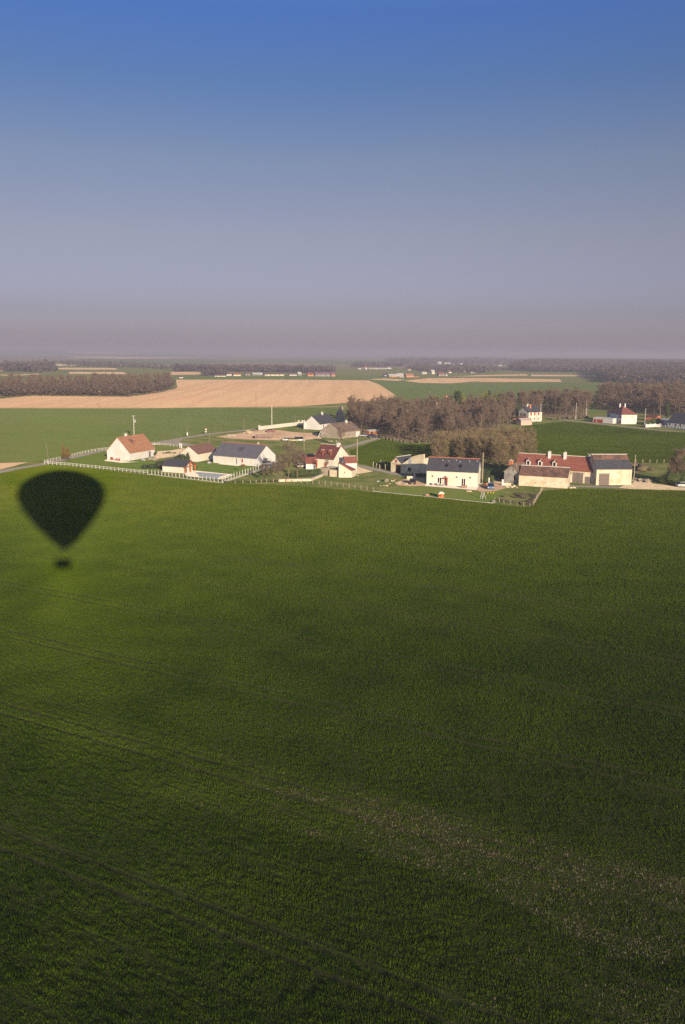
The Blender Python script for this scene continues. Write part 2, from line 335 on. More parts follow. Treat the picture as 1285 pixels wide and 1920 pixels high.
sheet('ploughed_field', [(1096-200, 692.5), (912, 693), (908, 694.6), (893, 694.6)], 0.5, M['fallow2'])
ribbon('track', [(-150, 765), (0, 765.2), (300, 765.8), (560, 763.3), (735, 761.5)], 2.2, 0.05, M['gravel'])
ribbon('grass_verge', [(-150, 766.4), (0, 766.6), (300, 767), (560, 764.6), (650, 764)], 3, 0.04, M['grass'])
# roads and paths
ribbon('road', [(-300, 972), (-150, 925), (0, 885.2), (50, 875.6), (83, 870), (120, 861.5), (205, 842.5), (250, 835.5), (290, 830), (325, 825), (345, 821.5), (400, 813), (458, 806.8), (492, 803.2)], 3.6, 0.03, M['asphalt'])
ribbon('road', [(300, 829.5), (318, 829), (345, 832), (378, 838.5), (400, 844), (470, 855), (540, 858), (585, 853), (612, 847.5), (660, 835.5), (700, 824), (718, 819.3)], 3.4, 0.045, M['asphalt'])
sheet('road', [(275, 832.5), (345, 821), (338, 828), (336, 831), (372, 838), (330, 835)], 0.04, M['asphalt'])
ribbon('road', [(664, 872), (690, 877.3), (735, 887.5), (760, 892), (790, 897), (840, 903), (900, 903), (935, 898.5), (960, 900.5), (1000, 905), (1072, 911.5), (1120, 913), (1180, 914.8), (1240, 916), (1290, 917.3), (1420, 920)], 3.0, 0.05, M['asphalt'])
ribbon('road', [(1030, 783), (1062, 788), (1100, 792), (1160, 799), (1240, 807.5), (1330, 815)], 4.0, 0.05, M['asphalt'])
# yards, drives, lawns, patios
sheet('drive', [(296, 846), (320, 844.5), (345, 840.5), (374, 841), (372, 848), (345, 853), (318, 857), (298, 860), (288, 860)], 0.03, M['gravel'])
sheet('yard', [(405, 819), (430, 814.5), (458, 811.5), (484, 806.5), (512, 805.5), (560, 811), (600, 813), (604, 822), (575, 824.5), (520, 826), (460, 824), (430, 822)], 0.03, M['sand'])
sheet('yard', [(664, 873), (676, 877), (700, 884), (690, 886), (672, 889), (662, 892), (655, 890)], 0.062, M['gravel'])
sheet('yard', [(742, 905), (758, 899), (775, 896), (795, 897), (800, 903), (798, 911), (770, 912), (745, 910)], 0.062, M['sand'])
sheet('yard', [(905, 908), (920, 903), (938, 903), (950, 907), (960, 912), (930, 921), (905, 924), (893, 919)], 0.062, M['sand'])
sheet('yard', [(1160, 914.5), (1187, 905), (1196, 897), (1210, 898), (1225, 907), (1285, 914.5), (1285, 920), (1180, 917)], 0.062, M['gravel'])
sheet('lawn', [(718, 921.5), (745, 914), (800, 912), (893, 920), (925, 922), (945, 913), (950, 916), (925, 941), (905, 940), (800, 930)], 0.02, M['lawn'])
sheet('lawn', [(90, 872), (200, 846), (290, 834), (335, 834), (340, 840), (296, 846), (288, 862), (300, 880), (277, 888)], 0.02, M['lawn'])
sheet('lawn', [(372, 868), (400, 868), (484, 875), (515, 871), (420, 903), (370, 897), (440, 890), (370, 884)], 0.02, M['lawn'])
sheet('patio', [(195, 864), (207, 859), (245, 866), (262, 866), (228, 868)], 0.035, M['patio'])
sheet('patio', [(408, 870), (425, 867), (456, 871), (446, 874)], 0.035, M['patio'])
sheet('patio', [(796, 911.5), (800, 907), (896, 911), (905, 905), (893, 919.5)], 0.075, M['patio'])
sheet('patio', [(345, 886.5), (362, 882), (440, 890), (418, 899), (395, 897.5), (350, 893)], 0.03, M['patio'])
sheet('pool', [(365, 886.2), (376, 885.6), (427, 890), (414, 893.5), (372, 889.5)], 0.055, M['pool'])
sheet('pool', [(372, 889.5), (376, 890), (414, 893.5), (408, 899), (395, 899), (372, 893)], 0.057, M['pool'])
# ------------------------------------------------------------------ crop: seedlings drilled in rows, real blades
def inpoly(x, y, poly):
    ins = np.zeros(len(x), bool); n = len(poly); j = n-1
    for i in range(n):
        xi, yi = poly[i]; xj, yj = poly[j]
        c = ((yi > y) != (yj > y)) & (x < (xj-xi)*(y-yi)/(yj-yi+1e-12)+xi); ins ^= c; j = i
    return ins
def vnoise(x, y, sc, seed):
    x = x*sc; y = y*sc; r = np.random.default_rng(seed); T = r.random((256, 256))
    xi = np.floor(x).astype(int); yi = np.floor(y).astype(int); fx = x-xi; fy = y-yi
    fx = fx*fx*(3-2*fx); fy = fy*fy*(3-2*fy); xi &= 255; yi &= 255; x1 = (xi+1) & 255; y1 = (yi+1) & 255
    return (T[xi, yi]*(1-fx)+T[x1, yi]*fx)*(1-fy)+(T[xi, y1]*(1-fx)+T[x1, y1]*fx)*fy
ROW = math.radians(62); RD = (-math.sin(ROW), math.cos(ROW)); RN = (math.cos(ROW), math.sin(ROW))
def cropmat(name, a, b_, c):
    m = bpy.data.materials.new(name); m.use_nodes = True; n = m.node_tree; n.nodes.clear()
    out = nn(n, 'ShaderNodeOutputMaterial'); d = nn(n, 'ShaderNodeBsdfDiffuse'); d.inputs['Roughness'].default_value = 1.0; at = nn(n, 'ShaderNodeAttribute', attribute_name='tone')
    r = nn(n, 'ShaderNodeValToRGB'); e = r.color_ramp.elements; e[0].color = (*a, 1); e[1].color = (*c, 1); k = e.new(0.5); k.color = (*b_, 1)
    n.links.new(at.outputs['Fac'], r.inputs[0]); n.links.new(r.outputs[0], d.inputs['Color']); n.links.new(d.outputs[0], out.inputs[0]); return m
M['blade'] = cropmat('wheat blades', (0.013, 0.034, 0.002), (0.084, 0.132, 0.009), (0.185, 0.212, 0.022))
M['blade_pale'] = cropmat('pale wheat blades', (0.085, 0.125, 0.035), (0.12, 0.165, 0.05), (0.16, 0.195, 0.07))
M['straw'] = cropmat('pale straw', (0.09, 0.09, 0.035), (0.17, 0.15, 0.085), (0.34, 0.29, 0.195))
def tri_mesh(name, V, m, tone, kind='stuff', label=None, cat=None):
    nv = len(V); nf = nv//3
    me = bpy.data.meshes.new(name); me.vertices.add(nv); me.vertices.foreach_set('co', V.astype(np.float32).ravel())
    me.loops.add(nv); me.loops.foreach_set('vertex_index', np.arange(nv, dtype=np.int32))
    me.polygons.add(nf); me.polygons.foreach_set('loop_start', np.arange(0, nv, 3, dtype=np.int32))
    if tone is not None:
        assert len(tone) == nf; a = me.attributes.new('tone', 'FLOAT', 'FACE'); a.data.foreach_set('value', tone.astype(np.float32))
    me.materials.append(m); me.update(); me.validate()
    o = bpy.data.objects.new(name, me); COL.objects.link(o); return tag(o, label, cat, kind=kind)
def blades(X, Y, S, nb, hf=(1.9, 3.6), wf=0.36, lean=0.55, rng=RNG):
    """nb leaning triangular blades per tuft, size S (metres)"""
    n = len(X); out = np.empty((n, nb, 3, 3))
    for k in range(nb):
        a = rng.random(n)*2*np.pi; h = S*rng.uniform(hf[0], hf[1], n); w = S*wf; l = S*lean*rng.uniform(0.3, 1.3, n)
        ca, sa = np.cos(a), np.sin(a); ox = rng.normal(0, 0.35, n)*S; oy = rng.normal(0, 0.35, n)*S
        bx, by = X+ox, Y+oy
        out[:, k, 0] = np.stack([bx-sa*w, by+ca*w, np.zeros(n)+0.005], 1)
        out[:, k, 1] = np.stack([bx+sa*w, by-ca*w, np.zeros(n)+0.005], 1)
        out[:, k, 2] = np.stack([bx+ca*l, by+sa*l, h], 1)
    return out.reshape(-1, 3)
def scatter(poly, dmin, dmax, s0, s1, dens):
    """points in polygon; density falls as the tuft size grows with distance"""
    P = [G(*p) for p in poly]; A = np.array(P)
    th = np.arctan2(A[:, 0], A[:, 1]); t0, t1 = max(th.min(), -0.47), min(th.max(), 0.47)
    dd = np.linspace(dmin, dmax, 400); s = s0+s1*dd; rho = dens/(s*s)*dd*(t1-t0)
    cum = np.concatenate([[0], np.cumsum((rho[1:]+rho[:-1])/2*np.diff(dd))]); N = int(cum[-1])
    d = np.interp(RNG.random(N)*cum[-1], cum, dd); t = RNG.uniform(t0, t1, N)
    x = d*np.sin(t); y = d*np.cos(t); k = inpoly(x, y, P); return x[k], y[k], d[k]
def crop(name, poly, dmin, dmax, main=False, dens=0.42, label=None, hs=1.0, m='blade'):
    x, y, d = scatter(poly, dmin, dmax, 0.040, 0.0003, dens)
    u = x*RD[0]+y*RD[1]; v = x*RN[0]+y*RN[1]
    S = 0.040+0.0003*d
    # wheel tracks: pairs of ruts every 24 m along the rows, wavering a little
    vv = v+0.5*vnoise(u, v*0.3, 0.03, 3)-0.25; t = np.abs(np.mod(vv-38.5+8.0, 16.05)-8.0)
    rut = np.abs(t-0.9) < 0.19+S*0.4
    drill = np.mod(vv+0.3*np.sin(vv*2.1), 2.0) < 0.16+S*0.45
    # uneven stand
    nz = 0.6*vnoise(u*0.3, v, 0.12, 5)+0.4*vnoise(u*0.5, v, 0.6, 6)
    hgt = 0.62+0.8*nz
    if main: near = np.clip((150-d)/90, 0, 1); hgt *= 1+near*(1.15*vnoise(u*0.7, v*1.5, 2.3, 31)**1.2-0.62)
    hgt *= hs; hgt[rut] *= 0.5; hgt[drill] *= 0.5; hgt *= 0.9+0.2*vnoise(u*0.02+50, v, 1.3, 17)
    keep = ~(rut & (RNG.random(len(x)) < 0.88))
    pale = np.zeros(len(x))
    if main:
        # poor strip crossing the near field where stones and dry straw show
        def palefn(x, y):
            u = x*RD[0]+y*RD[1]; v = x*RN[0]+y*RN[1]; wob = 1.6*(vnoise(u, v*0, 0.12, 19)-0.5)
            box = np.clip((v+2*wob-47.5)/3.0, 0, 1)*np.clip((58.4+wob-v)/1.4, 0, 1); fu = np.clip((64-u)/48, 0.0, 1)
            edge = np.exp(-((v+wob-56.9)/0.5)**2)+np.exp(-((v+wob-49.6)/0.6)**2)+0.7*np.exp(-((v-54.4)/0.4)**2)
            low = 0.72*np.clip((v+3*wob-34)/4, 0, 1)*np.clip((49+wob-v)/3, 0, 1)*np.clip((30-u)/24, 0, 1)
            left = 0.6*np.exp(-((v-54.8)/1.4)**2)*np.clip((u-40)/30, 0, 1)
            n1 = 0.4*vnoise(u*0.4, v, 0.6, 8)+0.35*vnoise(x, y, 2.2, 9)+0.25*vnoise(u, v, 0.09, 18)
            return (box*fu*0.85+edge*fu*0.5+low+left)*(0.25+n1*1.1)
        pale = palefn(x, y)*0.85
        hgt *= 1-0.42*np.clip((pale-0.25)*2, 0, 1)
        keep &= ~((pale > 0.5) & (RNG.random(len(x)) < 0.3))
    x, y, S, hgt, d, pale = x[keep], y[keep], S[keep], hgt[keep], d[keep], pale[keep]
    V = blades(x, y, S*1.0, 2).reshape(len(x), 2, 3, 3); V[..., 2] *= hgt[:, None, None]
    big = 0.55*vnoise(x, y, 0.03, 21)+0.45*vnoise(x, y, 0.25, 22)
    reach = np.clip((d-45)/170, 0, 1) if main else 0.7  # blade tone darkens towards the viewer: lens and view-angle shading painted in
    tone = np.clip(-0.07+0.54*reach+0.36*big+0.28*pale[:len(x)]+RNG.normal(0, 1, len(x))*0.18/(1+d/120), 0, 1)
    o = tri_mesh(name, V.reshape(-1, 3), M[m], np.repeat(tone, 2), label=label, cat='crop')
    if main:
        n0 = 150000; U = RNG.uniform(-22, 95, n0); Vv = RNG.uniform(33, 60, n0); cx = U*RD[0]+Vv*RN[0]; cyy = U*RD[1]+Vv*RN[1]
        g = palefn(cx, cyy)*RNG.uniform(0.5, 1.2, n0); kk = (g > 0.50) & (RNG.random(n0) < 0.16+0.5*np.clip((g-0.5)*3, 0, 1)); cx, cyy = cx[kk], cyy[kk]
        rep = RNG.integers(1, 5, len(cx)); cx = np.repeat(cx, rep)+RNG.normal(0, 0.16, rep.sum()); cyy = np.repeat(cyy, rep)+RNG.normal(0, 0.1, rep.sum())
        S2 = RNG.uniform(0.014, 0.032, len(cx))*RNG.choice([0.7, 1, 1, 1.6], len(cx)); V2 = blades(cx, cyy, S2, 4, hf=(1.0, 4.0), wf=0.4, lean=3.0)
        tri_mesh('dry_straw', V2, M['straw'], np.repeat(RNG.random(len(cx)), 4), label='pale dry straw clumps scattered in the thin strip of the near green field', cat='straw')
    return o
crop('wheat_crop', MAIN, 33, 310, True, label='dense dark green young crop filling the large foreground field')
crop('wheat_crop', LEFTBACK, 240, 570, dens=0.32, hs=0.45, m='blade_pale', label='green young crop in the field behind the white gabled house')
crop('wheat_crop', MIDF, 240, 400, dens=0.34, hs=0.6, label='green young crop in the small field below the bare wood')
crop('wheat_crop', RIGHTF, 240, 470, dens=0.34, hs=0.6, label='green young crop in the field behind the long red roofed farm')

# ------------------------------------------------------------------ the balloon whose shadow lies on the field
se, ce = math.sin(sun_el), math.cos(sun_el)
def prof(q, w):
    a = q/FPX; z = CAMH*a/(se*ce-a)*1.0; r = 0.92*w/FPX*(CAMH+z)/se; return r, z
PR = [(18, 9), (21, 11), (31, 24), (46, 38), (61, 52), (76, 64), (89, 73), (104, 79), (117, 80), (128, 75), (136, 65), (143, 51), (148, 36), (151, 20), (153, 2)]
bal = empty('hot_air_balloon', (0, -0.55, CAMH), 0, 'hot air balloon whose dark teardrop shadow with small basket lies on the green field', 'hot air balloon')
env = MB().lathe([prof(*p) for p in PR], n=48); e = env.build('envelope', mat('balloon fabric', (0.5, 0.12, 0.08), rough=0.6), bal, True); e.location = (0.75, 0, 0)
wick = mat('wicker', (0.22, 0.13, 0.06), (0.3, 0.19, 0.1), 30)
bk = MB().box(-0.95, 1.35, -0.75, 0.62, -1.5, -1.45).box(-0.95, -0.88, -0.75, 0.62, -1.45, -0.14).box(1.28, 1.35, -0.75, 0.62, -1.45, -0.14).box(-0.88, 1.28, -0.75, -0.68, -1.45, -0.14).box(-0.88, 1.28, 0.5, 0.56, -1.45, -0.14)
bk.build('basket', wick, bal)
for x_ in (-0.9, 1.3):
    for y_ in (-0.7, 0.52): MB().tube((x_, y_, -0.14), (x_*0.5, y_*0.5, 1.2), 0.03, 0.03).build('upright', M['metal'], bal)
for x_ in (-0.3, 0.3): MB().tube((x_, 0, 1.1), (x_, 0, 1.55), 0.14, 0.14, 10).build('burner', M['metal'], bal)

# ------------------------------------------------------------------ houses
def ang(a, b): return math.atan2(b[1]-a[1], b[0]-a[0])
class House:
    def __init__(s, name, label, A, B, D, he, hr, wall, roof, ridge='x', over=0.3, cat='house', W=None, group=None, cap=None, z=0.0, roofpos=0.5, th=0.14, side='front'):
        a = G(*A); b = G(*B); s.W = W or math.dist(a, b); s.D = D; s.he, s.hr = he, hr; s.ridge = ridge; s.rp = roofpos
        s.root = empty(name, (a[0], a[1], z), ang(a, b), label, cat, group)
        Wd = s.W
        w = MB()
        if ridge == 'x': w.prism([(0, -0.2), (D, -0.2), (D, he), (D*roofpos, hr), (0, he)], 'x', 0, Wd)
        else: w.prism([(0, -0.2), (Wd, -0.2), (Wd, he), (Wd*roofpos, hr), (0, he)][::-1], 'y', 0, D)
        s.wall = w.build('wall', wall, s.root)
        if roof:
            r = MB(); span = D if ridge == 'x' else Wd; L = Wd if ridge == 'x' else D; rp = span*roofpos
            for e0, sg in ((0.0, -1), (span, 1)):
                run = abs(rp-e0)
                if run < 0.05: continue
                sl = (hr-he)/run; ex = e0+sg*over; ez = he-sl*over
                P = [(ex, ez-0.03), (rp, hr-0.03), (rp, hr+th), (ex, ez+th)]
                if sg > 0: P = P[::-1]
                r.prism(P, 'x' if ridge == 'x' else 'y', -over*0.6, L+over*0.6)
            s.roof = r.build('roof', roof, s.root)
            if cap:
                q = MB(); c = [(rp-0.17, hr+th-0.04), (rp+0.17, hr+th-0.04), (rp+0.1, hr+th+0.14), (rp-0.1, hr+th+0.14)]
                q.prism(c, 'x' if ridge == 'x' else 'y', -over*0.62, L+over*0.62); q.build('ridge_cap', cap, s.roof)
    def opening(s, face, u, z0, w, h, kind='window', pane='glass', frame='whitepaint', proud=0.05, fw=0.12):
        f = MB(); p = MB()
        def bx(mb, u0, u1, a, b_, z0_, z1_):
            if face == 'front': mb.box(u0, u1, -b_, -a, z0_, z1_)
            elif face == 'back': mb.box(u0, u1, s.D+a, s.D+b_, z0_, z1_)
            elif face == 'left': mb.box(-b_, -a, u0, u1, z0_, z1_)
            else: mb.box(s.W+a, s.W+b_, u0, u1, z0_, z1_)
        bx(f, u, u+w, 0.0, proud, z0-fw, z0); bx(f, u, u+w, 0.0, proud, z0+h, z0+h+fw)
        bx(f, u-fw, u, 0.0, proud, z0-fw, z0+h+fw); bx(f, u+w, u+w+fw, 0.0, proud, z0-fw, z0+h+fw)
        o = f.build(kind, M[frame] if isinstance(frame, str) else frame, s.root)
        bx(p, u, u+w, 0.0, proud*0.5, z0, z0+h); p.build('pane' if kind != 'door' else 'leaf', M[pane], o)
        return o
    def panel(s, face, u, z0, w, h, m, name='shutter', proud=0.06):
        mb = MB()
        if face == 'front': mb.box(u, u+w, -proud, 0, z0, z0+h)
        elif face == 'left': mb.box(-proud, 0, u, u+w, z0, z0+h)
        else: mb.box(s.W, s.W+proud, u, u+w, z0, z0+h)
        return mb.build(name, M[m], s.root)
    def chimney(s, x, y, z0, z1, w=0.55, d=0.7, m='white', cap='concrete'):
        o = MB().box(x-w/2, x+w/2, y-d/2, y+d/2, z0, z1).build('chimney', M[m], s.root)
        MB().box(x-w/2-0.06, x+w/2+0.06, y-d/2-0.06, y+d/2+0.06, z1, z1+0.1).tube((x, y, z1+0.1), (x, y, z1+0.35), 0.13, 0.1, 8).build('chimney_pot', M[cap], o)
        return o
    def dormer(s, x, w, zb, zt, roof, face, frame='white', glass='dark', hip=0.55):
        """dormer on the front slope (ridge along x); zb/zt: foot and eave of its face"""
        sl = (s.hr-s.he)/(s.D*s.rp); yb = (zb-s.he)/sl; yt = (zt-s.he)/sl; yr = (zt+hip-s.he)/sl
        d = MB().prism([(x-w/2, zb-0.1), (x+w/2, zb-0.1), (x+w/2, zt), (x, zt+hip), (x-w/2, zt)][::-1], 'y', yb, yr).build('dormer', M[face], s.root)
        rr = MB(); o = 0.15
        for sg in (-1, 1):
            P = [(x+sg*(w/2+o), zt-o*hip/(w/2)-0.02), (x, zt+hip-0.02), (x, zt+hip+0.1), (x+sg*(w/2+o), zt-o*hip/(w/2)+0.1)]
            rr.prism(P if sg > 0 else P[::-1], 'y', yb-0.15, yr+0.15)
        rr.build('dormer_roof', M[roof], d)
        MB().prism([(x-0.09, zt+hip+0.08), (x+0.09, zt+hip+0.08), (x, zt+hip+0.2)], 'y', yb-0.17, yr).build('dormer_ridge', M['white_ridge'], d)
        MB().box(x-w*0.28, x+w*0.28, yb-0.05, yb, zb+0.2, zt-0.05).build('dormer_window', M[glass], d)
        return d

# --- the row of houses on the left
h = House('gabled_house', 'white house with steep orange tiled roof inside the white rail fence', (243.6, 864), (290.5, 855.5), 9.0, 2.8, 7.4, M['white'], M['orange_tile'], over=0.35)
h.chimney(5.0, 4.9, 6.6, 8.2); h.opening('front', 4.8, 0.9, 0.9, 1.2, pane='white', frame='cream'); h.panel('left', 3.0, 3.2, 3.4, 0.12, 'cream', 'ledge'); h.panel('left', 1.6, 0.5, 1.6, 0.2, 'cream', 'vent')
h.panel('front', 10.6, 0.0, 1.0, 2.0, 'oldwood', 'door')
h = House('cottage', 'long low white house with weathered slate roof and red ridge by the pool', (400, 867.5), (482, 874.5), 10.6, 2.6, 6.1, M['white'], M['slate_pale'], cap=M['red_ridge'], over=0.3)
for x_ in (1.6, 4.4, 7.4): h.opening('front', x_, 0.5, 0.9, 1.5, pane='creamw', frame='cream')
h.opening('front', 9.2, 0.05, 0.3, 2.0, 'door', pane='dark', frame='white'); h.opening('front', 11.2, 0.9, 0.6, 1.1, pane='redwood', frame='white'); h.opening('front', 14.6, 0.9, 0.5, 1.0, pane='cream', frame='cream')
h.chimney(13.8, 5.6, 5.6, 6.7, 0.35, 0.35)
h.panel('right', 3.5, 0.0, 2.4, 2.1, 'oldwood', 'garage_door')
h = House('annex', 'small cream gabled house with faded red roof left of the slate roofed house', (371, 866), (400, 860.5), 6.6, 2.7, 4.9, M['creamw'], M['dusty_tile'], W=11.5, over=0.3, cat='annex')
h.opening('front', 3.4, 1.0, 0.6, 1.0, pane='cream', frame='cream')
h = House('pool_house', 'small cream hut with slate roof and open orange timber porch beside the pool', (305, 884.7), (343, 887.2), 5.6, 2.0, 3.5, M['creamw'], None, cat='pool house')
# its roof runs on over a timber porch
def roof_ext(h, x0, x1, m, name='roof', th=0.12, over=0.35):
    r = MB(); rp = h.D/2; sl = (h.hr-h.he)/rp
    for e0, sg in ((0.0, -1), (h.D, 1)):
        ex = e0+sg*over; ez = h.he-sl*over; P = [(ex, ez-0.02), (rp, h.hr-0.02), (rp, h.hr+th), (ex, ez+th)]
        r.prism(P if sg < 0 else P[::-1], 'x', x0, x1)
    return r.build(name, m, h.root)
roof_ext(h, -0.25, h.W+1.2, M['slate'])
xe = h.W+1.0
for y_ in (0.05, 2.8, 5.4): MB().box(xe-0.12, xe+0.12, y_-0.1, y_+0.12, 0, (2.0 if y_ < 1 or y_ > 5 else 3.35)).build('post', M['orangewood'], h.root)
MB().prism([(-0.3, 1.72), (2.8, 3.25), (5.9, 1.72), (5.9, 1.92), (2.8, 3.45), (-0.3, 1.92)], 'x', xe-0.1, xe+0.14).box(xe-0.08, xe+0.08, 0, 5.5, 1.85, 2.0).build('truss', M['orangewood'], h.root)
h.panel('right', 1.0, 0.0, 1.2, 1.9, 'dark', 'doorway')

# --- red roofed house with dormers
h = House('dormer_house', 'white house with dark red roof, two orange dormers and white chimney by the tall pole', (590, 877.2), (626, 880.5), 9.2, 3.3, 7.0, M['creamw'], M['dkred_tile'], cap=M['white_ridge'], roofpos=0.44)
h.chimney(h.W-0.75, 3.9, 5.6, 7.8, 0.9, 0.9)
for x_ in (2.1, 4.9): h.dormer(x_, 0.9, 4.0, 5.1, 'red_tile', 'rustwood', hip=0.45)
h.opening('front', 0.6, 0.3, 0.35, 2.2, 'door', pane='redwood', frame='redwood'); h.opening('front', 3.6, 0.8, 0.8, 1.2, pane='redwood', frame='cream')
h.opening('right', 7.3, 1.0, 0.5, 0.9, pane='cream', frame='cream')
h2 = House('lean_wing', 'low white wing with bright red roof against the gable of the dormer house', (641, 880), (650, 884), 3.6, 2.6, 4.1, M['white'], M['red_tile'], W=3.8, cat='outbuilding', cap=M['white_ridge'], ridge='y')
h2.opening('front', 1.5, 0.6, 0.7, 1.0, pane='redwood', frame='white')
# tall boundary shed with a sloping top
a = G(635.3, 895.4); b_ = G(660.0, 895.4); sh = empty('lean_to_shed', (a[0], a[1], 0), ang(a, b_), 'cream walled lean-to shed whose red roof slopes down towards the gravel', 'shed'); w_ = math.dist(a, b_)
MB().add([(0, 0, 0), (w_, 0, 0), (w_+1.3, 3.2, 0), (0, 3.2, 0), (0, 0, 4.0), (w_, 0, 1.7), (w_+1.3, 3.2, 1.7), (0, 3.2, 4.0)], [(0, 3, 2, 1), (4, 5, 6, 7), (0, 1, 5, 4), (1, 2, 6, 5), (2, 3, 7, 6), (3, 0, 4, 7)]).build('wall', M['cream'], sh)
MB().add([(0.3, 0.45, 3.9), (w_-0.1, 0.25, 1.9), (w_+1.5, 3.4, 1.8), (0.3, 3.4, 4.0), (0.3, 0.45, 4.15), (w_-0.1, 0.25, 2.1), (w_+1.5, 3.4, 2.0), (0.3, 3.4, 4.25)], [(0, 3, 2, 1), (4, 5, 6, 7), (0, 1, 5, 4), (1, 2, 6, 5), (2, 3, 7, 6), (3, 0, 4, 7)]).build('roof', M['red_tile'], sh)
MB().box(w_*0.42, w_*0.48, -0.04, 0, 1.2, 1.7).build('vent', M['oldwood'], sh)
h = House('outbuilding', 'little white building with red lean-to roof left of the dormer house', (574, 880), (590, 880), 2.8, 1.9, 3.4, M['white'], M['red_tile'], cat='outbuilding', roofpos=0.95, W=2.9)
h = House('dark_shed', 'low dark red shed behind the little white lean-to', (573, 868), (590, 867), 3.0, 2.2, 2.6, M['redwood'], M['brown_tile'], cat='shed')
a = G(601, 891); b_ = G(634, 894); tw = empty('terrace_wall', (a[0], a[1], 0), ang(a, b_), 'rough stone terrace wall in front of the dormer house', 'wall'); w_ = math.dist(a, b_)
MB().box(0, w_*0.42, 0.0, 2.6, 0, 2.3).build('block', M['rubble'], tw)
MB().box(w_*0.58, w_*0.95, -0.6, 1.8, 0, 1.9).build('pier', M['stone'], tw)
MB().box(w_*0.4, w_, 2.0, 2.7, 0, 2.4).build('rear_wall', M['rubble'], tw)
MB().box(w_*0.3, w_*1.02, 0.4, 2.6, 2.42, 2.52).build('slab', M['concrete'], tw)

# --- two buildings in front of the wood
h = House('slate_farmhouse', 'white gabled farmhouse with dark blue slate roof beside the long pale wall', (600, 806.2), (640, 800.5), 8.6, 2.8, 6.3, M['white'], M['slate'], W=15)
h.chimney(9.4, 4.3, 5.8, 7.6); h.opening('front', 3.0, 0.9, 0.8, 1.2); h.opening('front', 7.0, 0.2, 0.9, 2.0, 'door', 'oldwood')
MB().box(-0.4, 0, 8.0, 8.6, 0, 4.2).build('buttress', M['white'], h.root)
h = House('stone_barn', 'rubble stone barn with mossy brown tiled roof in front of the wood', (639.5, 822.8), (676, 818.2), 10.4, 2.9, 6.1, M['rubble'], M['lichen_tile'], cat='barn')
h.chimney(10.3, 4.7, 5.2, 6.9, 0.7, 0.7); h.panel('front', 10.8, 0.0, 2.6, 2.3, 'white', 'white_door'); h.opening('front', 5.0, 1.0, 0.6, 0.8, pane='dark', frame='stone')
MB().tube((-0.2, 10.3, 2.6), (-1.9, 10.6, 0), 0.12, 0.12).tube((-0.3, 8.6, 2.2), (-1.9, 10.6, 0), 0.08, 0.08).build('prop', M['whitepaint'], h.root)
a = G(629, 792); b_ = G(645, 795); rg = MB(); w_ = math.dist(a, b_)
rg.prism([(0, 0), (w_, 0), (w_, 4.6), (w_*0.82, 6.0), (w_*0.72, 8.4), (w_*0.55, 8.8), (w_*0.25, 6.4), (0, 4.0)][::-1], 'y', 0, 0.7)
o = rg.build('ruined_gable', M['rubble']); o.location = (a[0], a[1], 0); o.rotation_euler = (0, 0, ang(a, b_)); tag(o, 'tall broken stone gable standing among trees behind the brown roofed barn', 'ruin')
h = House('log_hut', 'small orange timber hut with grey roof at the edge of the wood', (692, 818), (710, 816.8), 3.2, 2.2, 2.6, M['rustwood'], M['concrete'], cat='hut')
h.panel('front', 1.2, 0.0, 0.9, 1.9, 'dark', 'door')
h = House('hidden_house', 'pale stone gable half hidden by bare crowns in the wood', (808, 790), (828, 790), 8, 5.2, 10.5, M['stone'], M['lichen_tile'], ridge='y')
h = House('hidden_house', 'orange brick chimney house half hidden by bare crowns in the wood', (832, 786), (858, 786), 7, 6.0, 9.5, M['stone'], M['brown_tile']); h.chimney(2.2, 3.5, 9, 12.4, 1.1, 1.1, 'brick')

# --- small stone barn with tall ruined wall
h = House('garage_barn', 'small cream stone garage with open dark doorway beside the roadside path', (733, 884.5), (752.4, 886.7), 7.6, 2.9, 4.5, M['stone'], M['slate'], ridge='y', cap=M['white_ridge'], cat='garage', over=0.15)
h.opening('front', 1.9, 0.0, 1.6, 2.3, 'door', pane='dark', frame='brick', fw=0.1); h.opening('front', 1.65, 3.0, 0.5, 0.75, pane='redwood', frame='redwood', fw=0.05); h.panel('front', 0.5, 2.45, 3.0, 0.14, 'oldwood', 'lintel')
a = G(752.6, 886.9); b_ = G(794, 891.5); w_ = math.dist(a, b_); rw = empty('ruined_barn', (a[0], a[1], 0), ang(a, b_), 'ruined stone barn wall whose top climbs steeply to the right of the garage', 'ruin')
MB().prism([(0.02, -0.1), (w_, -0.1), (w_, 6.3), (w_*0.75, 5.9), (w_*0.5, 5.3), (w_*0.3, 4.2), (0.02, 2.7)][::-1], 'y', 0, 0.6).build('wall', M['stone'], rw)
MB().box(w_-0.6, w_, 0.6, 6.5, -0.1, 5.0).build('side_wall', M['stone'], rw)
MB().box(w_*0.33, w_*0.47, -0.05, 0, 3.0, 4.6).build('shutter', M['metal'], rw); MB().box(w_*0.31, w_*0.45, -0.04, 0, 0.8, 1.9).build('window', M['glass'], rw)

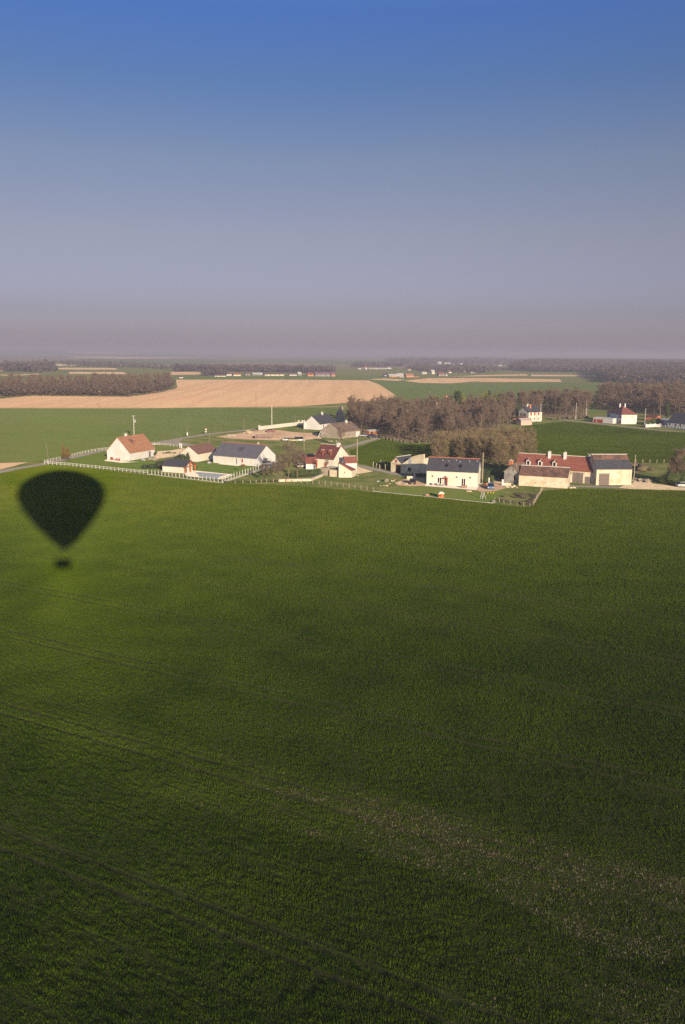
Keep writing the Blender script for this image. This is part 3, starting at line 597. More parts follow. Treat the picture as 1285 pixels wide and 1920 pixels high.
# --- big white house
h = House('white_house', 'tall cream house with dark slate roof and orange ridge in the middle of the hamlet', (799.8, 908.5), (895.6, 913), 7.6, 4.0, 7.0, M['creamw'], M['slate'], cap=M['red_ridge'], over=0.22)
for x_ in (1.4, 4.9, 8.0, 11.6): h.opening('front', x_, 2.25, 0.42, 0.36, pane='dark', frame='cream', fw=0.03)
for x_ in (3.1, 9.6):
    h.opening('front', x_, 0.3, 0.95, 1.75, 'window', pane='glass', frame='whitepaint', fw=0.14); h.panel('front', x_+0.4, 0.3, 0.14, 1.75, 'whitepaint', 'mullion', 0.08)
MB().box(4.5, 5.9, -1.3, 0, 2.1, 2.22).box(4.6, 4.7, -1.25, -1.1, 0, 2.1).box(5.7, 5.8, -1.25, -0.2, 0, 2.1).build('porch', M['redwood'], h.root)
sl = (7.0-4.0)/3.8
for x_, zz, rr_ in ((5.2, 5.15, 0.42), (8.9, 5.1, 0.42)):
    yy = (zz-4.0)/sl; MB().add([(x_-rr_, yy-0.4, zz-0.4*sl+0.2), (x_+rr_, yy-0.4, zz-0.4*sl+0.2), (x_+rr_, yy+0.4, zz+0.4*sl+0.2), (x_-rr_, yy+0.4, zz+0.4*sl+0.2), (x_-rr_, yy-0.4, zz-0.4*sl+0.05), (x_+rr_, yy-0.4, zz-0.4*sl+0.05), (x_+rr_, yy+0.4, zz+0.4*sl+0.05), (x_-rr_, yy+0.4, zz+0.4*sl+0.05)], [(0, 1, 2, 3), (4, 7, 6, 5), (0, 4, 5, 1), (1, 5, 6, 2), (2, 6, 7, 3), (3, 7, 4, 0)]).build('skylight', M['glass'], h.root)
for x_, zz in ((3.9, 6.3), (5.7, 6.15), (7.6, 6.4), (8.7, 6.1), (11.2, 6.35), (13.3, 6.4)):
    yy = (zz-4.0)/sl; MB().box(x_-0.1, x_+0.1, yy-0.1, yy+0.1, zz, zz+0.35).build('roof_vent', M['metal'], h.root)
h.chimney(1.9, -0.0-0.3, 0, 0.01, 0.01, 0.01) if False else None

# --- stone farm on the right
h = House('farm_cottage', 'small grey stone cottage with orange chimney between parked car and long barn', (945, 905.6), (972.5, 908.6), 6.6, 3.3, 5.3, M['greystone'], M['lichen_tile'], ridge='y', W=4.6)
h.chimney(1.5, 0.9, 3.6, 6.4, 1.0, 0.9, 'brick'); h.opening('front', 2.9, 1.2, 0.7, 1.2, pane='glass', frame='stone'); h.opening('front', 2.5, 3.6, 0.4, 0.8, pane='dark', frame='stone', fw=0.06)
h = House('front_barn', 'low cream stone barn with old brown tiled roof in front of the red roofed farmhouse', (972.6, 910.3), (1063.8, 916), 6.2, 2.9, 5.0, M['stone'], M['brown_tile'], cat='barn', over=0.12, roofpos=0.62, cap=M['white_ridge'])
for x_, z_ in ((2.2, 1.0), (4.4, 0.9), (7.2, 1.2), (9.6, 0.8), (11.2, 1.3)): h.opening('front', x_, z_, 0.16, 0.18, pane='dark', frame='stone', fw=0.03)
a = G(968, 897.5); b_ = G(1118.3, 907.8)
h = House('farmhouse', 'long farmhouse with deep red roof, three white dormers and two white chimneys', (966, 897.3), (1118.3, 907.8), 7.4, 3.4, 6.9, M['stone'], M['red_tile'], cap=M['white_ridge'], over=0.15)
L = h.W
for f in (0.152, 0.30, 0.478): h.dormer(L*f, 1.15, 4.0, 5.3, 'red_tile', 'white', hip=0.5)
for f, w_ in ((0.392, 0.75), (0.585, 0.8)): h.chimney(L*f, 3.0, 5.6, 8.0, w_, 0.7)
h.panel('front', L*0.712, 0.0, 2.9, 2.75, 'oldwood', 'gate'); h.panel('front', L*0.712+1.4, 0.0, 0.06, 2.75, 'dark', 'gate_gap', 0.07); h.panel('front', L*0.708, 2.8, 3.4, 0.16, 'oldwood', 'lintel'); h.panel('front', L*0.862, 0.0, 1.6, 1.9, 'oldwood', 'door')
h.opening('front', L*0.69, 2.5, 0.3, 0.3, pane='dark', frame='stone', fw=0.03)
h = House('slate_barn', 'tall pale stone barn with half slate, half tile roof and big wooden gate', (1117.6, 909.8), (1183.5, 909.5), 8.6, 4.5, 7.9, M['stone'], M['slate'], cat='barn', cap=M['white_ridge'], over=0.15)
rp = 4.3; sl = (7.9-4.5)/4.3
MB().prism([(rp-1.6, 7.9-1.6*sl+0.15), (rp, 7.9+0.15), (rp, 7.9+0.21), (rp-1.6, 7.9-1.6*sl+0.21)], 'x', -0.05, h.W+0.05).build('tile_course', M['brown_tile'], h.roof)
h.panel('front', 0.75, 0.0, 2.9, 3.1, 'oldwood', 'gate'); h.panel('front', 0.5, 3.15, 3.3, 0.14, 'oldwood', 'lintel'); h.panel('front', h.W-0.5, 0, 0.16, 4.4, 'cream', 'downpipe', 0.1)

# --- houses by the upper right road
h = House('veranda_house', 'cream two storey house with glazed veranda gable and dark roof by the wood', (972, 788.5), (1000.7, 791.8), 9.0, 5.2, 7.6, M['creamw'], M['slate'], ridge='y', W=8.6, over=0.35)
for i in range(5): h.opening('front', 1.2+i*1.15, 2.5, 0.85, 1.8, pane='glass', frame='whitepaint')
MB().box(0.6, 7.9, -1.6, 0, 2.1, 2.25).build('balcony', M['redwood'], h.root)
for u_ in (1.2, 3.6, 6.2):
    h.opening('right', u_, 3.4, 0.8, 1.3, pane='redwood', frame='redwood'); h.opening('right', u_, 0.9, 0.7, 1.2, pane='redwood', frame='cream')
h.chimney(3.7, 2.8, 6.0, 9.0, 0.9, 0.9, 'creamw'); h.chimney(5.4, 3.2, 6.0, 8.8, 0.9, 0.9, 'brick')
h = House('pink_shed', 'pinkish rendered shed in front of the veranda house', (977, 797.5), (997.5, 797.0), 5, 2.4, 3.4, mat('pink render', (0.62, 0.42, 0.32), (0.7, 0.5, 0.4), 1), mat('pale sheet roof', (0.55, 0.42, 0.36), (0.65, 0.52, 0.45), 1), cat='shed')
h = House('open_shelter', 'low open shelter with orange roof left of the pink shed', (962, 795), (976, 795.5), 4, 2.0, 2.6, M['dark'], M['brick'], cat='shelter')
# hipped house
def hip_house(name, label, A, B, D, he, hr, wall, roof, rl, over=0.4):
    h = House(name, label, A, B, D, he, he+0.01, wall, None)
    W_ = h.W; o = over; cx = W_/2
    v = [(-o, -o, he-0.1), (W_+o, -o, he-0.1), (W_+o, D+o, he-0.1), (-o, D+o, he-0.1), (cx-rl/2, D/2, hr), (cx+rl/2, D/2, hr)]
    MB().add(v, [(0, 1, 5, 4), (1, 2, 5), (2, 3, 4, 5), (3, 0, 4), (0, 3, 2, 1)]).build('roof', roof, h.root); return h
h = hip_house('hipped_house', 'white house with tall hipped red roof above the right hand field', (1137.8, 790), (1165, 795.2), 8.4, 5.0, 9.2, M['white'], M['red_tile'], 1.5)
h.chimney(h.W*0.45, 3.2, 7.2, 10, 0.7, 0.7); h.chimney(h.W*0.62, 4.6, 7.6, 10.2, 0.6, 0.6)
for u_ in (1.0, h.W-3.0): h.opening('front', u_, 3.0, 1.9, 1.2, pane='glass', frame='redwood')
h.opening('front', h.W-3.0, 0.5, 1.8, 1.1, pane='glass', frame='redwood'); h.opening('right', 1.5, 3.0, 1.4, 1.2, pane='cream', frame='cream'); h.opening('right', 5.0, 3.0, 1.2, 1.2, pane='cream', frame='cream')
h = House('flat_garage', 'long white flat roofed garage with red doors beside the hipped house', (1112, 791.5), (1149, 794.5), 6.0, 2.5, 2.75, M['white'], M['white'], cat='garage', over=0.1, th=0.1)
for u_ in (0.5, 2.6): h.panel('front', u_, 0, 1.6 if u_ < 1 else 3.6, 1.8, 'redwood', 'garage_door')
h = House('slate_bungalow', 'white bungalow with large dark slate roof at the right edge of the picture', (1251.5, 800.5), (1300, 805.5), 10, 2.8, 7.0, M['white'], M['slate'])
for u_ in (1.1, 5.0, 8.0): h.opening('front', u_, 0.2, 0.9, 1.9, pane='glass', frame='whitepaint')
h = House('small_garage', 'little white garage with red doors left of the slate bungalow', (1237, 795), (1252, 797), 5, 2.4, 3.0, M['white'], M['concrete'], cat='garage'); h.panel('front', 0.6, 0, 1.2, 1.7, 'redwood', 'garage_door'); h.panel('front', 2.5, 0, 1.0, 1.7, 'redwood', 'garage_door')
h = House('red_outhouse', 'low red outhouse in shade behind the hedge of the right hand garden', (1211, 788.5), (1231, 790), 4, 2.3, 3.2, M['brick'], M['dkred_tile'], cat='outhouse')
# ------------------------------------------------------------------ bare trees
def bare_tree(seed, H, R, trunk_h, multi=1, nb=30, tw=0.022, dens=1.0):
    """returns (trunk MB, crown MB); real size in metres"""
    r = random.Random(seed); T = MB(); C = MB()
    def ribbon3(p, q, w):
        d = q-p; s = d.cross(Vector((r.uniform(-1, 1), r.uniform(-1, 1), r.uniform(-1, 1))))
        if s.length < 1e-5: return
        s = s.normalized()*w; C.add([p-s, p+s, q+s*0.35], [(0, 1, 2)])
    def spray(p, d, l, n):
        for _ in range(int(n*dens)):
            dd = (d+Vector((r.gauss(0, .75), r.gauss(0, .75), r.gauss(0.15, .55)))).normalized(); q = p+dd*l*r.uniform(0.5, 1.15); ribbon3(p, q, tw)
            for _ in range(3):
                t = r.uniform(0.25, 0.95); b = p.lerp(q, t); e = b+(dd+Vector((r.gauss(0, .8), r.gauss(0, .8), r.gauss(0.1, .7)))).normalized()*l*r.uniform(0.25, 0.55); ribbon3(b, e, tw*0.75)
    def reach(p, d, l, rad, dep):
        k = 3; q = p
        for i in range(k):
            d = (d+Vector((r.gauss(0, .1), r.gauss(0, .1), 0.06))).normalized(); n = q+d*l/k; T.tube(q, n, rad*(1-i*0.2), rad*(1-(i+1)*0.2), 5 if rad > 0.05 else 3, False)
            if dep < 3 and i > 0: 
                sd_ = (d+Vector((r.gauss(0, .8), r.gauss(0, .8), 0.25))).normalized(); reach(n, sd_, l*r.uniform(0.45, 0.62), rad*0.45, dep+1)
            if dep >= 1: spray(n, d, l*0.55+0.35, 3 if dep > 1 else 2)
            q = n
        if dep < 3:
            for _ in range(2):
                reach(q, (d+Vector((r.gauss(0, .5), r.gauss(0, .5), 0.2))).normalized(), l*r.uniform(0.55, 0.75), rad*0.5, dep+1)
        else: spray(q, d, l*0.6+0.4, 4)
    for s in range(multi):
        a = 2*math.pi*s/max(multi, 1)+r.random(); ln = 0.0 if multi == 1 else 0.28
        base = Vector((math.cos(a)*0.25*(multi > 1), math.sin(a)*0.25*(multi > 1), -0.1)); d = Vector((math.cos(a)*ln, math.sin(a)*ln, 1)).normalized()
        rad = H*0.016/(multi**0.4); top = H*0.72; q = base; n_ = 7
        for i in range(n_):
            d = (d+Vector((r.gauss(0, .05), r.gauss(0, .05), 0.05))).normalized(); nx_ = q+d*top/n_
            T.tube(q, nx_, rad*(1-i/n_*0.75), rad*(1-(i+1)/n_*0.75), 6, False); q = nx_
            if q.z > trunk_h:
                for _ in range(max(1, int(nb/multi/n_))):
                    a2 = r.uniform(0, 6.283); f = (q.z-trunk_h)/(H-trunk_h); rr_ = R*(1-0.55*f)*r.uniform(0.5, 0.85)
                    reach(q, Vector((math.cos(a2), math.sin(a2), r.uniform(0.35, 1.1))).normalized(), rr_*0.62, rad*0.38, 2)
        reach(q, d, H*0.14, rad*0.3, 2)
    return T, C
TREES = {}
def tree_type(key, name, H, R, th, multi, seeds, bark, twig, **k):
    L = []
    for s in seeds:
        T, C = bare_tree(s, H, R, th, multi, **k); L.append((T.mesh('trunk', M[bark]), C.mesh('crown', M[twig])))
    TREES[key] = (name, L)
def place_tree(key, xy, rz, sc, label, cat, group=None, z=0, v=None):
    name, L = TREES[key]; t = L[random.randrange(len(L)) if v is None else v]
    e = bpy.data.objects.new(name, None); COL.objects.link(e); e.location = (xy[0], xy[1], z); e.rotation_euler = (0, 0, rz); e.scale = sc if isinstance(sc, tuple) else (sc, sc, sc); e.empty_display_size = 0.5
    tag(e, label, cat, group)
    for nm, me in zip(('trunk', 'crown'), t):
        o = bpy.data.objects.new(nm, me); COL.objects.link(o); o.parent = e
    return e
tree_type('tall', 'bare_tree', 15, 5.4, 3.2, 1, (1, 2, 3, 4, 5), 'bark', 'twig', nb=44, tw=0.024, dens=1.45)
tree_type('wide', 'bare_tree', 13, 6.2, 1.6, 1, (11, 12, 13), 'bark', 'twig', nb=48, tw=0.03, dens=1.2)
tree_type('gold', 'coppiced_tree', 8.5, 2.7, 0.6, 5, (21, 22, 23, 24), 'bark', 'twig_gold', nb=34, tw=0.022)
tree_type('rust', 'slender_tree', 6, 1.3, 1.6, 1, (31, 32), 'bark', 'twig_rust', nb=20, tw=0.02)
tree_type('round', 'bare_tree', 9, 4.2, 2.2, 1, (41, 42), 'bark', 'twig', nb=34, tw=0.018, dens=0.8)
tree_type('bud', 'budding_tree', 13, 4.0, 4.0, 1, (51, 52), 'bark', 'bud', nb=30, tw=0.07)
tree_type('small', 'garden_tree', 4.2, 1.4, 1.6, 1, (61, 62), 'bark', 'twig', nb=16, tw=0.016, dens=0.8)
ORD = ('first', 'second', 'third', 'fourth', 'fifth', 'sixth', 'seventh', 'eighth', 'ninth', 'tenth', 'eleventh', 'twelfth', 'thirteenth', 'fourteenth', 'fifteenth', 'sixteenth')
def fill(poly, n, mind, keyf, label, group, cat='tree', hs=(0.85, 1.12), front=None, bins=0):
    P = [G(*p) for p in poly]; xs = [p[0] for p in P]; ys = [p[1] for p in P]; pts = []; tries = 0
    cx = np.array([random.uniform(min(xs), max(xs)) for _ in range(60000)]); cyy = np.array([random.uniform(min(ys), max(ys)) for _ in range(60000)])
    ok = inpoly(cx, cyy, P); cx, cyy = cx[ok], cyy[ok]; dmin = np.full(len(cx), 1e9)
    while len(pts) < n:
        # even but irregular spacing: best of a few random candidates
        cand = RNG.integers(0, len(cx), 14); j = cand[np.argmax(dmin[cand])]; x, y = float(cx[j]), float(cyy[j]); dmin = np.minimum(dmin, np.hypot(cx-x, cyy-y))
        pts.append((x, y)); k = keyf(x, y); s = random.uniform(*hs)
        pts[-1] = (x, y, place_tree(k, (x, y), random.uniform(0, 6.28), (s*random.uniform(0.9, 1.15), s*random.uniform(0.9, 1.15), s), label, cat, group))
    if bins:
        sx = sorted(pts, key=lambda p: p[0]/p[1]); a0, a1 = sx[0][0]/sx[0][1], sx[-1][0]/sx[-1][1]; used = 0
        for b in range(bins):
            c = [p for p in pts if a0+(a1-a0)*b/bins <= p[0]/p[1]+1e-9 < a0+(a1-a0)*(b+1)/bins+(1e-6 if b == bins-1 else 0)]
            if c: c = min(c, key=lambda p: p[1]); c[2]['label'] = ORD[used]+' '+front; used += 1
    return pts
mixk = lambda x, y: random.choice(('tall', 'tall', 'wide'))
WOODC = [(656, 803), (668, 811), (688, 813.5), (716, 818), (740, 826), (765, 830), (800, 829), (850, 822), (900, 811), (962, 798), (962, 783), (850, 780), (720, 782), (680, 785), (660, 792)]
fill(WOODC, 118, 5.6, mixk, 'bare brown tree of the wood between the brown roofed barn and the veranda house', 'bare trees of the middle wood', front='front row tree from the left of the middle wood', bins=16, hs=(0.68, 1.02))
WOODR = [(1005, 783.5), (1035, 781), (1060, 784), (1092, 785), (1105, 776), (1100, 768), (1000, 768), (930, 776), (962, 784)]
fill(WOODR, 40, 6.0, lambda x, y: 'tall', 'bare slender tree in the belt behind the veranda house and its pole', 'bare trees behind the veranda house', front='foremost tree from the left in the belt behind the veranda house', bins=8)
WOODX = [(1120, 770), (1190, 772), (1240, 780), (1330, 784), (1330, 752), (1120, 752)]
fill(WOODX, 52, 7.0, lambda x, y: 'tall', 'bare brown tree of the wood behind the hipped house and bungalow', 'bare trees of the right hand wood', front='foremost tree from the left in the wood behind the hipped house', bins=9, hs=(1.1, 1.35))
WOODL = [(-60, 750), (0, 745), (60, 741), (120, 742), (240, 742.5), (285, 737), (318, 729), (326, 720), (250, 724), (100, 728), (-60, 732)]
fill(WOODL, 78, 8.5, lambda x, y: 'wide', 'bare round crowned tree of the wood beyond the pale field on the left', 'bare trees of the left wood', front='front row tree from the left of the far left wood', bins=14, hs=(1.0, 1.25))
COPSE = [(812, 869), (830, 863), (862, 862), (900, 868), (940, 876), (966, 872), (1000, 861), (1004, 850), (985, 838), (930, 838), (860, 846), (815, 858)]
fill(COPSE, 46, 3.6, lambda x, y: 'gold', 'golden brown coppiced tree in the thicket behind the tall cream house', 'coppiced trees behind the tall cream house', front='front row coppiced tree from the left behind the tall cream house', bins=9, hs=(0.7, 1.12))
# budding and dark trees at the back of the wood
for (px, py, s, lab) in ((872, 786, 1.0, 'yellow green budding tree left of the tall pale one at the back of the wood'), (905, 785, 1.1, 'bright yellow green budding tree with full crown at the back of the wood'),
                         (925, 784, 0.95, 'smaller yellow green budding tree beside a dark conifer behind the wood'), (835, 786, 0.9, 'faint yellow green budding tree by the brick chimney in the wood')):
    place_tree('bud', G(px, py), random.random()*6, s*1.1, lab, 'tree')
place_tree('tall', G(705, 787), 1.0, (0.9, 0.9, 0.9), 'bare tree at the far left tip of the wood against the pale field', 'tree')
# single trees
place_tree('round', G(541, 899), 0.3, (1.3, 1.3, 1.25), 'largest bare tree with wide crown right of the long slate roofed house', 'tree')
place_tree('round', G(558, 898), 2.3, (1.2, 1.2, 1.0), 'pale stemmed bare tree in front of the clipped hedge', 'tree')
place_tree('round', G(528, 901), 4.0, (0.95, 0.95, 0.85), 'smaller bare tree left of the big bare tree beside the white posts', 'tree')
for i, (px, py) in enumerate(((492, 904), (502, 904), (510, 903.5), (519, 902.5))):
    place_tree('small', G(px, py), i*1.7, (1.15, 1.15, 1.25+0.06*i), ['leftmost little bare tree of the four outside the white posts', 'second little bare tree from the left outside the white posts', 'third little bare tree from the left outside the white posts', 'rightmost little bare tree of the four outside the white posts'][i], 'tree', 'little bare trees outside the white posts')
place_tree('round', G(641, 838), 5.0, (0.95, 0.95, 0.95), 'large bare tree behind the white chimney of the dormer house', 'tree')
place_tree('small', G(613, 891), 5.0, (0.9, 0.9, 1.5), 'narrow twiggy tree against the stone terrace wall', 'tree')
place_tree('small', G(455, 887), 1.0, (0.6, 0.6, 0.7), 'tiny pale tree on the lawn before the long slate roofed house', 'tree')
for i, (px, py, s) in enumerate(((118.5, 867.5, 1.0), (125, 867, 0.75), (130.5, 867, 0.85))):
    place_tree('rust', G(px, py), i*2.0, (s*0.8, s*0.8, s*1.02), ['tallest rust coloured slim tree inside the rail fence corner', 'middle rust coloured slim tree inside the rail fence corner', 'right hand rust coloured slim tree inside the rail fence corner'][i], 'tree', 'rust coloured trees inside the fence corner')
place_tree('wide', G(1268, 908), 1.0, (0.95, 0.95, 0.85), 'big bare tree at the right edge beside the white parked car', 'tree')

# ------------------------------------------------------------------ leafy things (clouds of small leaf faces)
def leafy(name, m, boxes, n, s, label=None, cat=None, group=None, kind=None, loc=(0, 0, 0), seed=1):
    """boxes: list of (cx,cy,cz,rx,ry,rz) ellipsoids"""
    r = np.random.default_rng(seed); out = []
    vol = np.array([b[3]*b[4]*b[5] for b in boxes])**0.67; cnt = np.maximum(8, (n*vol/vol.sum()).astype(int))
    for b, c in zip(boxes, cnt):
        d = r.normal(size=(c, 3)); d /= np.linalg.norm(d, axis=1)[:, None]; rad = r.uniform(0.62, 1.06, (c, 1)); p = d*rad*np.array(b[3:])+np.array(b[:3])
        t = r.normal(size=(c, 3, 3))*s*0.6; out.append((p[:, None, :]+t).reshape(-1, 3))
        k = 0.7; co = MB().blob((0, 0, 0), (1, 1, 1), 7, 5); vs = np.array(co.v)*np.array(b[3:])*k+np.array(b[:3])
        for f in co.f: out.append(vs[[f[0], f[1], f[2]]]); out.append(vs[[f[0], f[2], f[3]]])
    V = np.concatenate(out); V[:, 2] = np.maximum(V[:, 2], 0.0) if kind != 'far' else V[:, 2]
    o = tri_mesh(name, V, m, None, kind=(None if kind in (None, 'far') else kind), label=label, cat=cat); o.location = loc
    if group: o['group'] = group
    return o
def gpt(px, py, z=0): a = G(px, py); return (a[0], a[1], z)
leafy('evergreen_shrub', M['leaf'], [(0, 0, 1.4, 2.4, 1.6, 1.8), (1.6, 0.5, 1.8, 1.6, 1.3, 2.2), (3.3, 0.2, 2.0, 0.9, 0.9, 2.8), (-2.2, 0, 0.9, 1.6, 1.3, 1.3), (-4.4, -0.5, 0.7, 1.8, 1.4, 1.1)], 1500, 0.16, 'dark green conifer shrubs behind the cream pool house', 'shrub', loc=gpt(333, 872), seed=3)
leafy('evergreen_shrub', M['leaf'], [(0, 0, 1.2, 2.0, 1.4, 1.6), (-2.4, 0, 0.7, 1.6, 1.2, 1.0), (-4.3, 0.2, 0.6, 1.5, 1.0, 0.8)], 900, 0.15, 'lower dark green shrubs left of the pool house by the rail fence', 'shrub', loc=gpt(299, 879), seed=4)
hg = G(548, 896); hb = G(600, 892)
hx = [(i*(hb[0]-hg[0])/14, i*(hb[1]-hg[1])/14, 1.0, 0.75, 0.8, 1.25) for i in range(15)]
leafy('clipped_hedge', M['hedge'], hx, 4200, 0.12, 'clipped green hedge behind the low pale wall left of the dormer house', 'hedge', loc=(hg[0], hg[1], 0), seed=5)
hx = [(i*0.8, i*0.05, 0.5, 0.6, 0.6, 0.7) for i in range(8)]
leafy('low_hedge', M['leaf'], hx, 1200, 0.1, 'low dark hedge at the foot of the ruined barn wall', 'hedge', loc=gpt(775, 893.5), seed=6)
leafy('garden_shrub', M['hedge'], [(0, 0, 0.9, 1.2, 1.1, 1.0), (1.5, 0.3, 1.2, 1.0, 1.0, 1.2)], 700, 0.12, 'round green shrub right of the cream house by the tall pole', 'shrub', loc=gpt(912, 906), seed=7)
leafy('garden_shrub', M['hedge'], [(0, 0, 1.3, 2.6, 1.8, 1.6), (3.4, 1, 1.8, 2.0, 1.8, 2.2), (6.0, 1.6, 2.0, 1.6, 1.5, 2.4)], 1600, 0.2, 'yellow green hedge shrubs in the garden left of the bungalow', 'shrub', loc=gpt(1214, 797), seed=8)
leafy('ivy_thicket', M['hedge'], [(0, 0, 2.0, 3.2, 2.4, 2.4), (3.2, 1, 2.2, 2.6, 2.0, 2.6), (-2.2, 1.5, 1.2, 2.0, 1.8, 1.5), (1.0, 2, 4.6, 1.5, 1.4, 1.8)], 2600, 0.2, 'green ivy covered thicket at the right edge by the gravel track', 'thicket', loc=gpt(1262, 908), seed=9)
leafy('conifer', M['leaf'], [(0, 0, 9, 1.8, 1.8, 5.5), (0.4, 0.2, 12, 1.2, 1.2, 3.4)], 900, 0.4, 'dark conifer right of the budding trees behind the wood', 'tree', loc=gpt(915, 782), seed=10)
leafy('conifer', M['leaf'], [(0, 0, 9, 1.6, 1.6, 6.5), (0, 0, 13.6, 2.2, 2.0, 2.0)], 900, 0.4, 'dark topped pine standing above the middle of the wood', 'tree', loc=gpt(857, 786), seed=11)
leafy('conifer', M['leaf'], [(0, 0, 5, 2.2, 2.0, 5.0)], 700, 0.35, 'dark conifer left of the veranda house', 'tree', loc=gpt(972, 785), seed=12)
leafy('conifer', M['leaf'], [(0, 0, 5.5, 2.0, 2.0, 5.5)], 700, 0.35, 'dark conifer left of the slate bungalow', 'tree', loc=gpt(1250, 786), seed=13)
leafy('conifer', M['leaf'], [(0, 0, 5.5, 2.4, 2.0, 5.0)], 700, 0.35, 'dark conifer low in the wood beside the belt of pale trunks', 'tree', loc=gpt(845, 808), seed=14)
leafy('shade_scrub', M['leaf'], [(0, 0, 1.2, 3.2, 1.8, 1.8), (4.6, -1, 1.0, 2.6, 1.6, 1.6), (8, -0.5, 1.4, 2.6, 1.8, 1.9)], 1500, 0.2, 'dark scrub in the shade between white house and grey cottage', 'scrub', loc=gpt(916, 897), seed=15)
def scrubline(pts, label, m='scrub', h=0.8, w=1.2, step=1.6, seed=1, n=160, name='undergrowth'):
    P = [G(*p) for p in pts]; bx = []; r = random.Random(seed)
    for a, b in zip(P[:-1], P[1:]):
        k = max(1, int(math.dist(a, b)/step))
        for i in range(k):
            t = i/k; hh = h*r.uniform(0.4, 1.3); bx.append((a[0]+(b[0]-a[0])*t-P[0][0]+r.gauss(0, w*.4), a[1]+(b[1]-a[1])*t-P[0][1]+r.gauss(0, w*.5), hh*0.6, w*r.uniform(.6, 1.3), w*r.uniform(.6, 1.3), hh))
    return leafy(name, M[m], bx, n*len(bx)//4, 0.16, label, 'undergrowth', kind='stuff', loc=(P[0][0], P[0][1], 0), seed=seed)
scrubline([(700, 819), (740, 826), (765, 830), (800, 829), (850, 822), (900, 812), (940, 803)], 'low scrub along the front edge of the wood', seed=21)
scrubline([(425, 906), (470, 905), (520, 903), (560, 902)], 'rough weeds under the little bare trees', 'hedge', 0.35, 0.8, 1.2, seed=22)
scrubline([(0, 745.5), (60, 742.5), (240, 744), (300, 736), (330, 728)], 'green fringe at the foot of the left wood', 'scrub', 0.9, 1.6, 4, seed=23)
scrubline([(1190, 876), (1205, 880), (1225, 880), (1190, 886), (1215, 886)], 'brown bramble heap behind the tall slate barn', 'scrub', 1.2, 2.0, 2.5, seed=24)
scrubline([(930, 937), (960, 941), (990, 947), (1005, 930), (965, 925), (985, 935), (945, 932)], 'dry weeds inside the fenced vegetable patch', 'scrub', 0.3, 1.0, 1.0, seed=25)
scrubline([(540, 862), (560, 866), (575, 868)], 'brown scrub behind the bare garden trees', 'scrub', 0.8, 1.2, 1.6, seed=26)
scrubline([(1035, 787), (1062, 786), (1110, 784)], 'scrub below the belt of bare trees by the upper road', 'scrub', 1.2, 1.6, 2.5, seed=27)
scrubline([(820, 868), (860, 864), (900, 868), (935, 877), (970, 872), (1002, 860)], 'golden scrub at the foot of the coppiced thicket', 'scrub', 1.1, 1.4, 1.8, seed=28)

# ------------------------------------------------------------------ far woods (read as masses)
def far_wood(name, label, poly, sp, h0, rise, m, seed, tri=2.2, n_per=46, rise_dir=None):
    P = [G(*p) for p in poly]; r = np.random.default_rng(seed); A = np.array(P); x0, y0 = A.min(0); x1, y1 = A.max(0)
    gx, gy = np.meshgrid(np.arange(x0, x1, sp), np.arange(y0, y1, sp)); x = gx.ravel()+r.uniform(-.5, .5, gx.size)*sp; y = gy.ravel()+r.uniform(-.5, .5, gx.size)*sp
    k = inpoly(x, y, P); x, y = x[k], y[k]; zb = rise(x, y)
    H = h0*r.uniform(0.75, 1.15, len(x)); d = r.normal(size=(len(x), n_per, 3)); d /= np.linalg.norm(d, axis=2)[..., None]
    c = np.stack([x, y, zb+H*0.58], 1)[:, None, :]; p = c+d*np.stack([np.full(len(x), sp*0.62), np.full(len(x), sp*0.62), H*0.44], 1)[:, None, :]*r.uniform(.7, 1.05, (len(x), n_per, 1))
    V = (p[:, :, None, :]+r.normal(size=p.shape[:2]+(3, 3))*tri*0.5).reshape(-1, 3)
    return tri_mesh(name, V, m, None, label=label, cat='wood')
def ramp(y0, y1, h): return lambda x, y: np.clip((y-y0)/(y1-y0), 0, 1)**0.8*h
far_wood('distant_forest', 'long blue grey wooded ridge on the right horizon', [(955, 694), (1000, 697.5), (1116, 699), (1200, 697), (1330, 696), (1330, 684), (1160, 682), (1000, 685)], 15, 8, ramp(1700, 2600, 14), M['wood_far'], 31, 3.6, 46)
far_wood('distant_forest', 'brown wood on the low rise behind the right hand trees', [(1116, 704.5), (1145, 718.5), (1200, 720), (1340, 722), (1340, 701), (1180, 699), (1120, 700)], 11, 10, ramp(1050, 1450, 7), M['wood_far'], 32, 2.8, 60)
far_wood('distant_pines', 'dark pines along the top of the near right rise', [(1175, 700.5), (1230, 699.5), (1340, 700), (1340, 698), (1175, 697.5)], 13, 10, ramp(1050, 1450, 10), M['pine_far'], 33, 4, 30)
far_wood('distant_forest', 'straight dark wood behind the row of far farm buildings', [(327, 697), (400, 697), (620, 700), (626, 697.5), (500, 694.5), (327, 694)], 14, 11, lambda x, y: 0*x, M['wood_far'], 34, 3.2, 50)
far_wood('distant_forest', 'hazy dark strip of wood on the far left', [(120, 686), (215, 690), (240, 690), (330, 694), (330, 691), (220, 685), (120, 682.5)], 26, 9, lambda x, y: 0*x, M['wood_far'], 35, 6, 8)
far_wood('distant_forest', 'hazy wood left of the pale strip on the far left', [(8, 698), (75, 699.5), (105, 696), (100, 690), (8, 691)], 18, 12, lambda x, y: 0*x, M['wood_far'], 36, 7, 8)
far_wood('distant_trees', 'dark trees scattered through the far village', [(760, 690), (790, 697), (860, 700.5), (925, 699), (935, 694), (880, 690), (790, 687)], 30, 9, lambda x, y: 0*x, M['wood_far'], 37, 5, 26)
far_wood('distant_trees', 'small dark trees by the far left farm', [(378, 705), (425, 705.2), (430, 703.3), (380, 703)], 10, 8, lambda x, y: 0*x, M['wood_far'], 38, 4, 26)
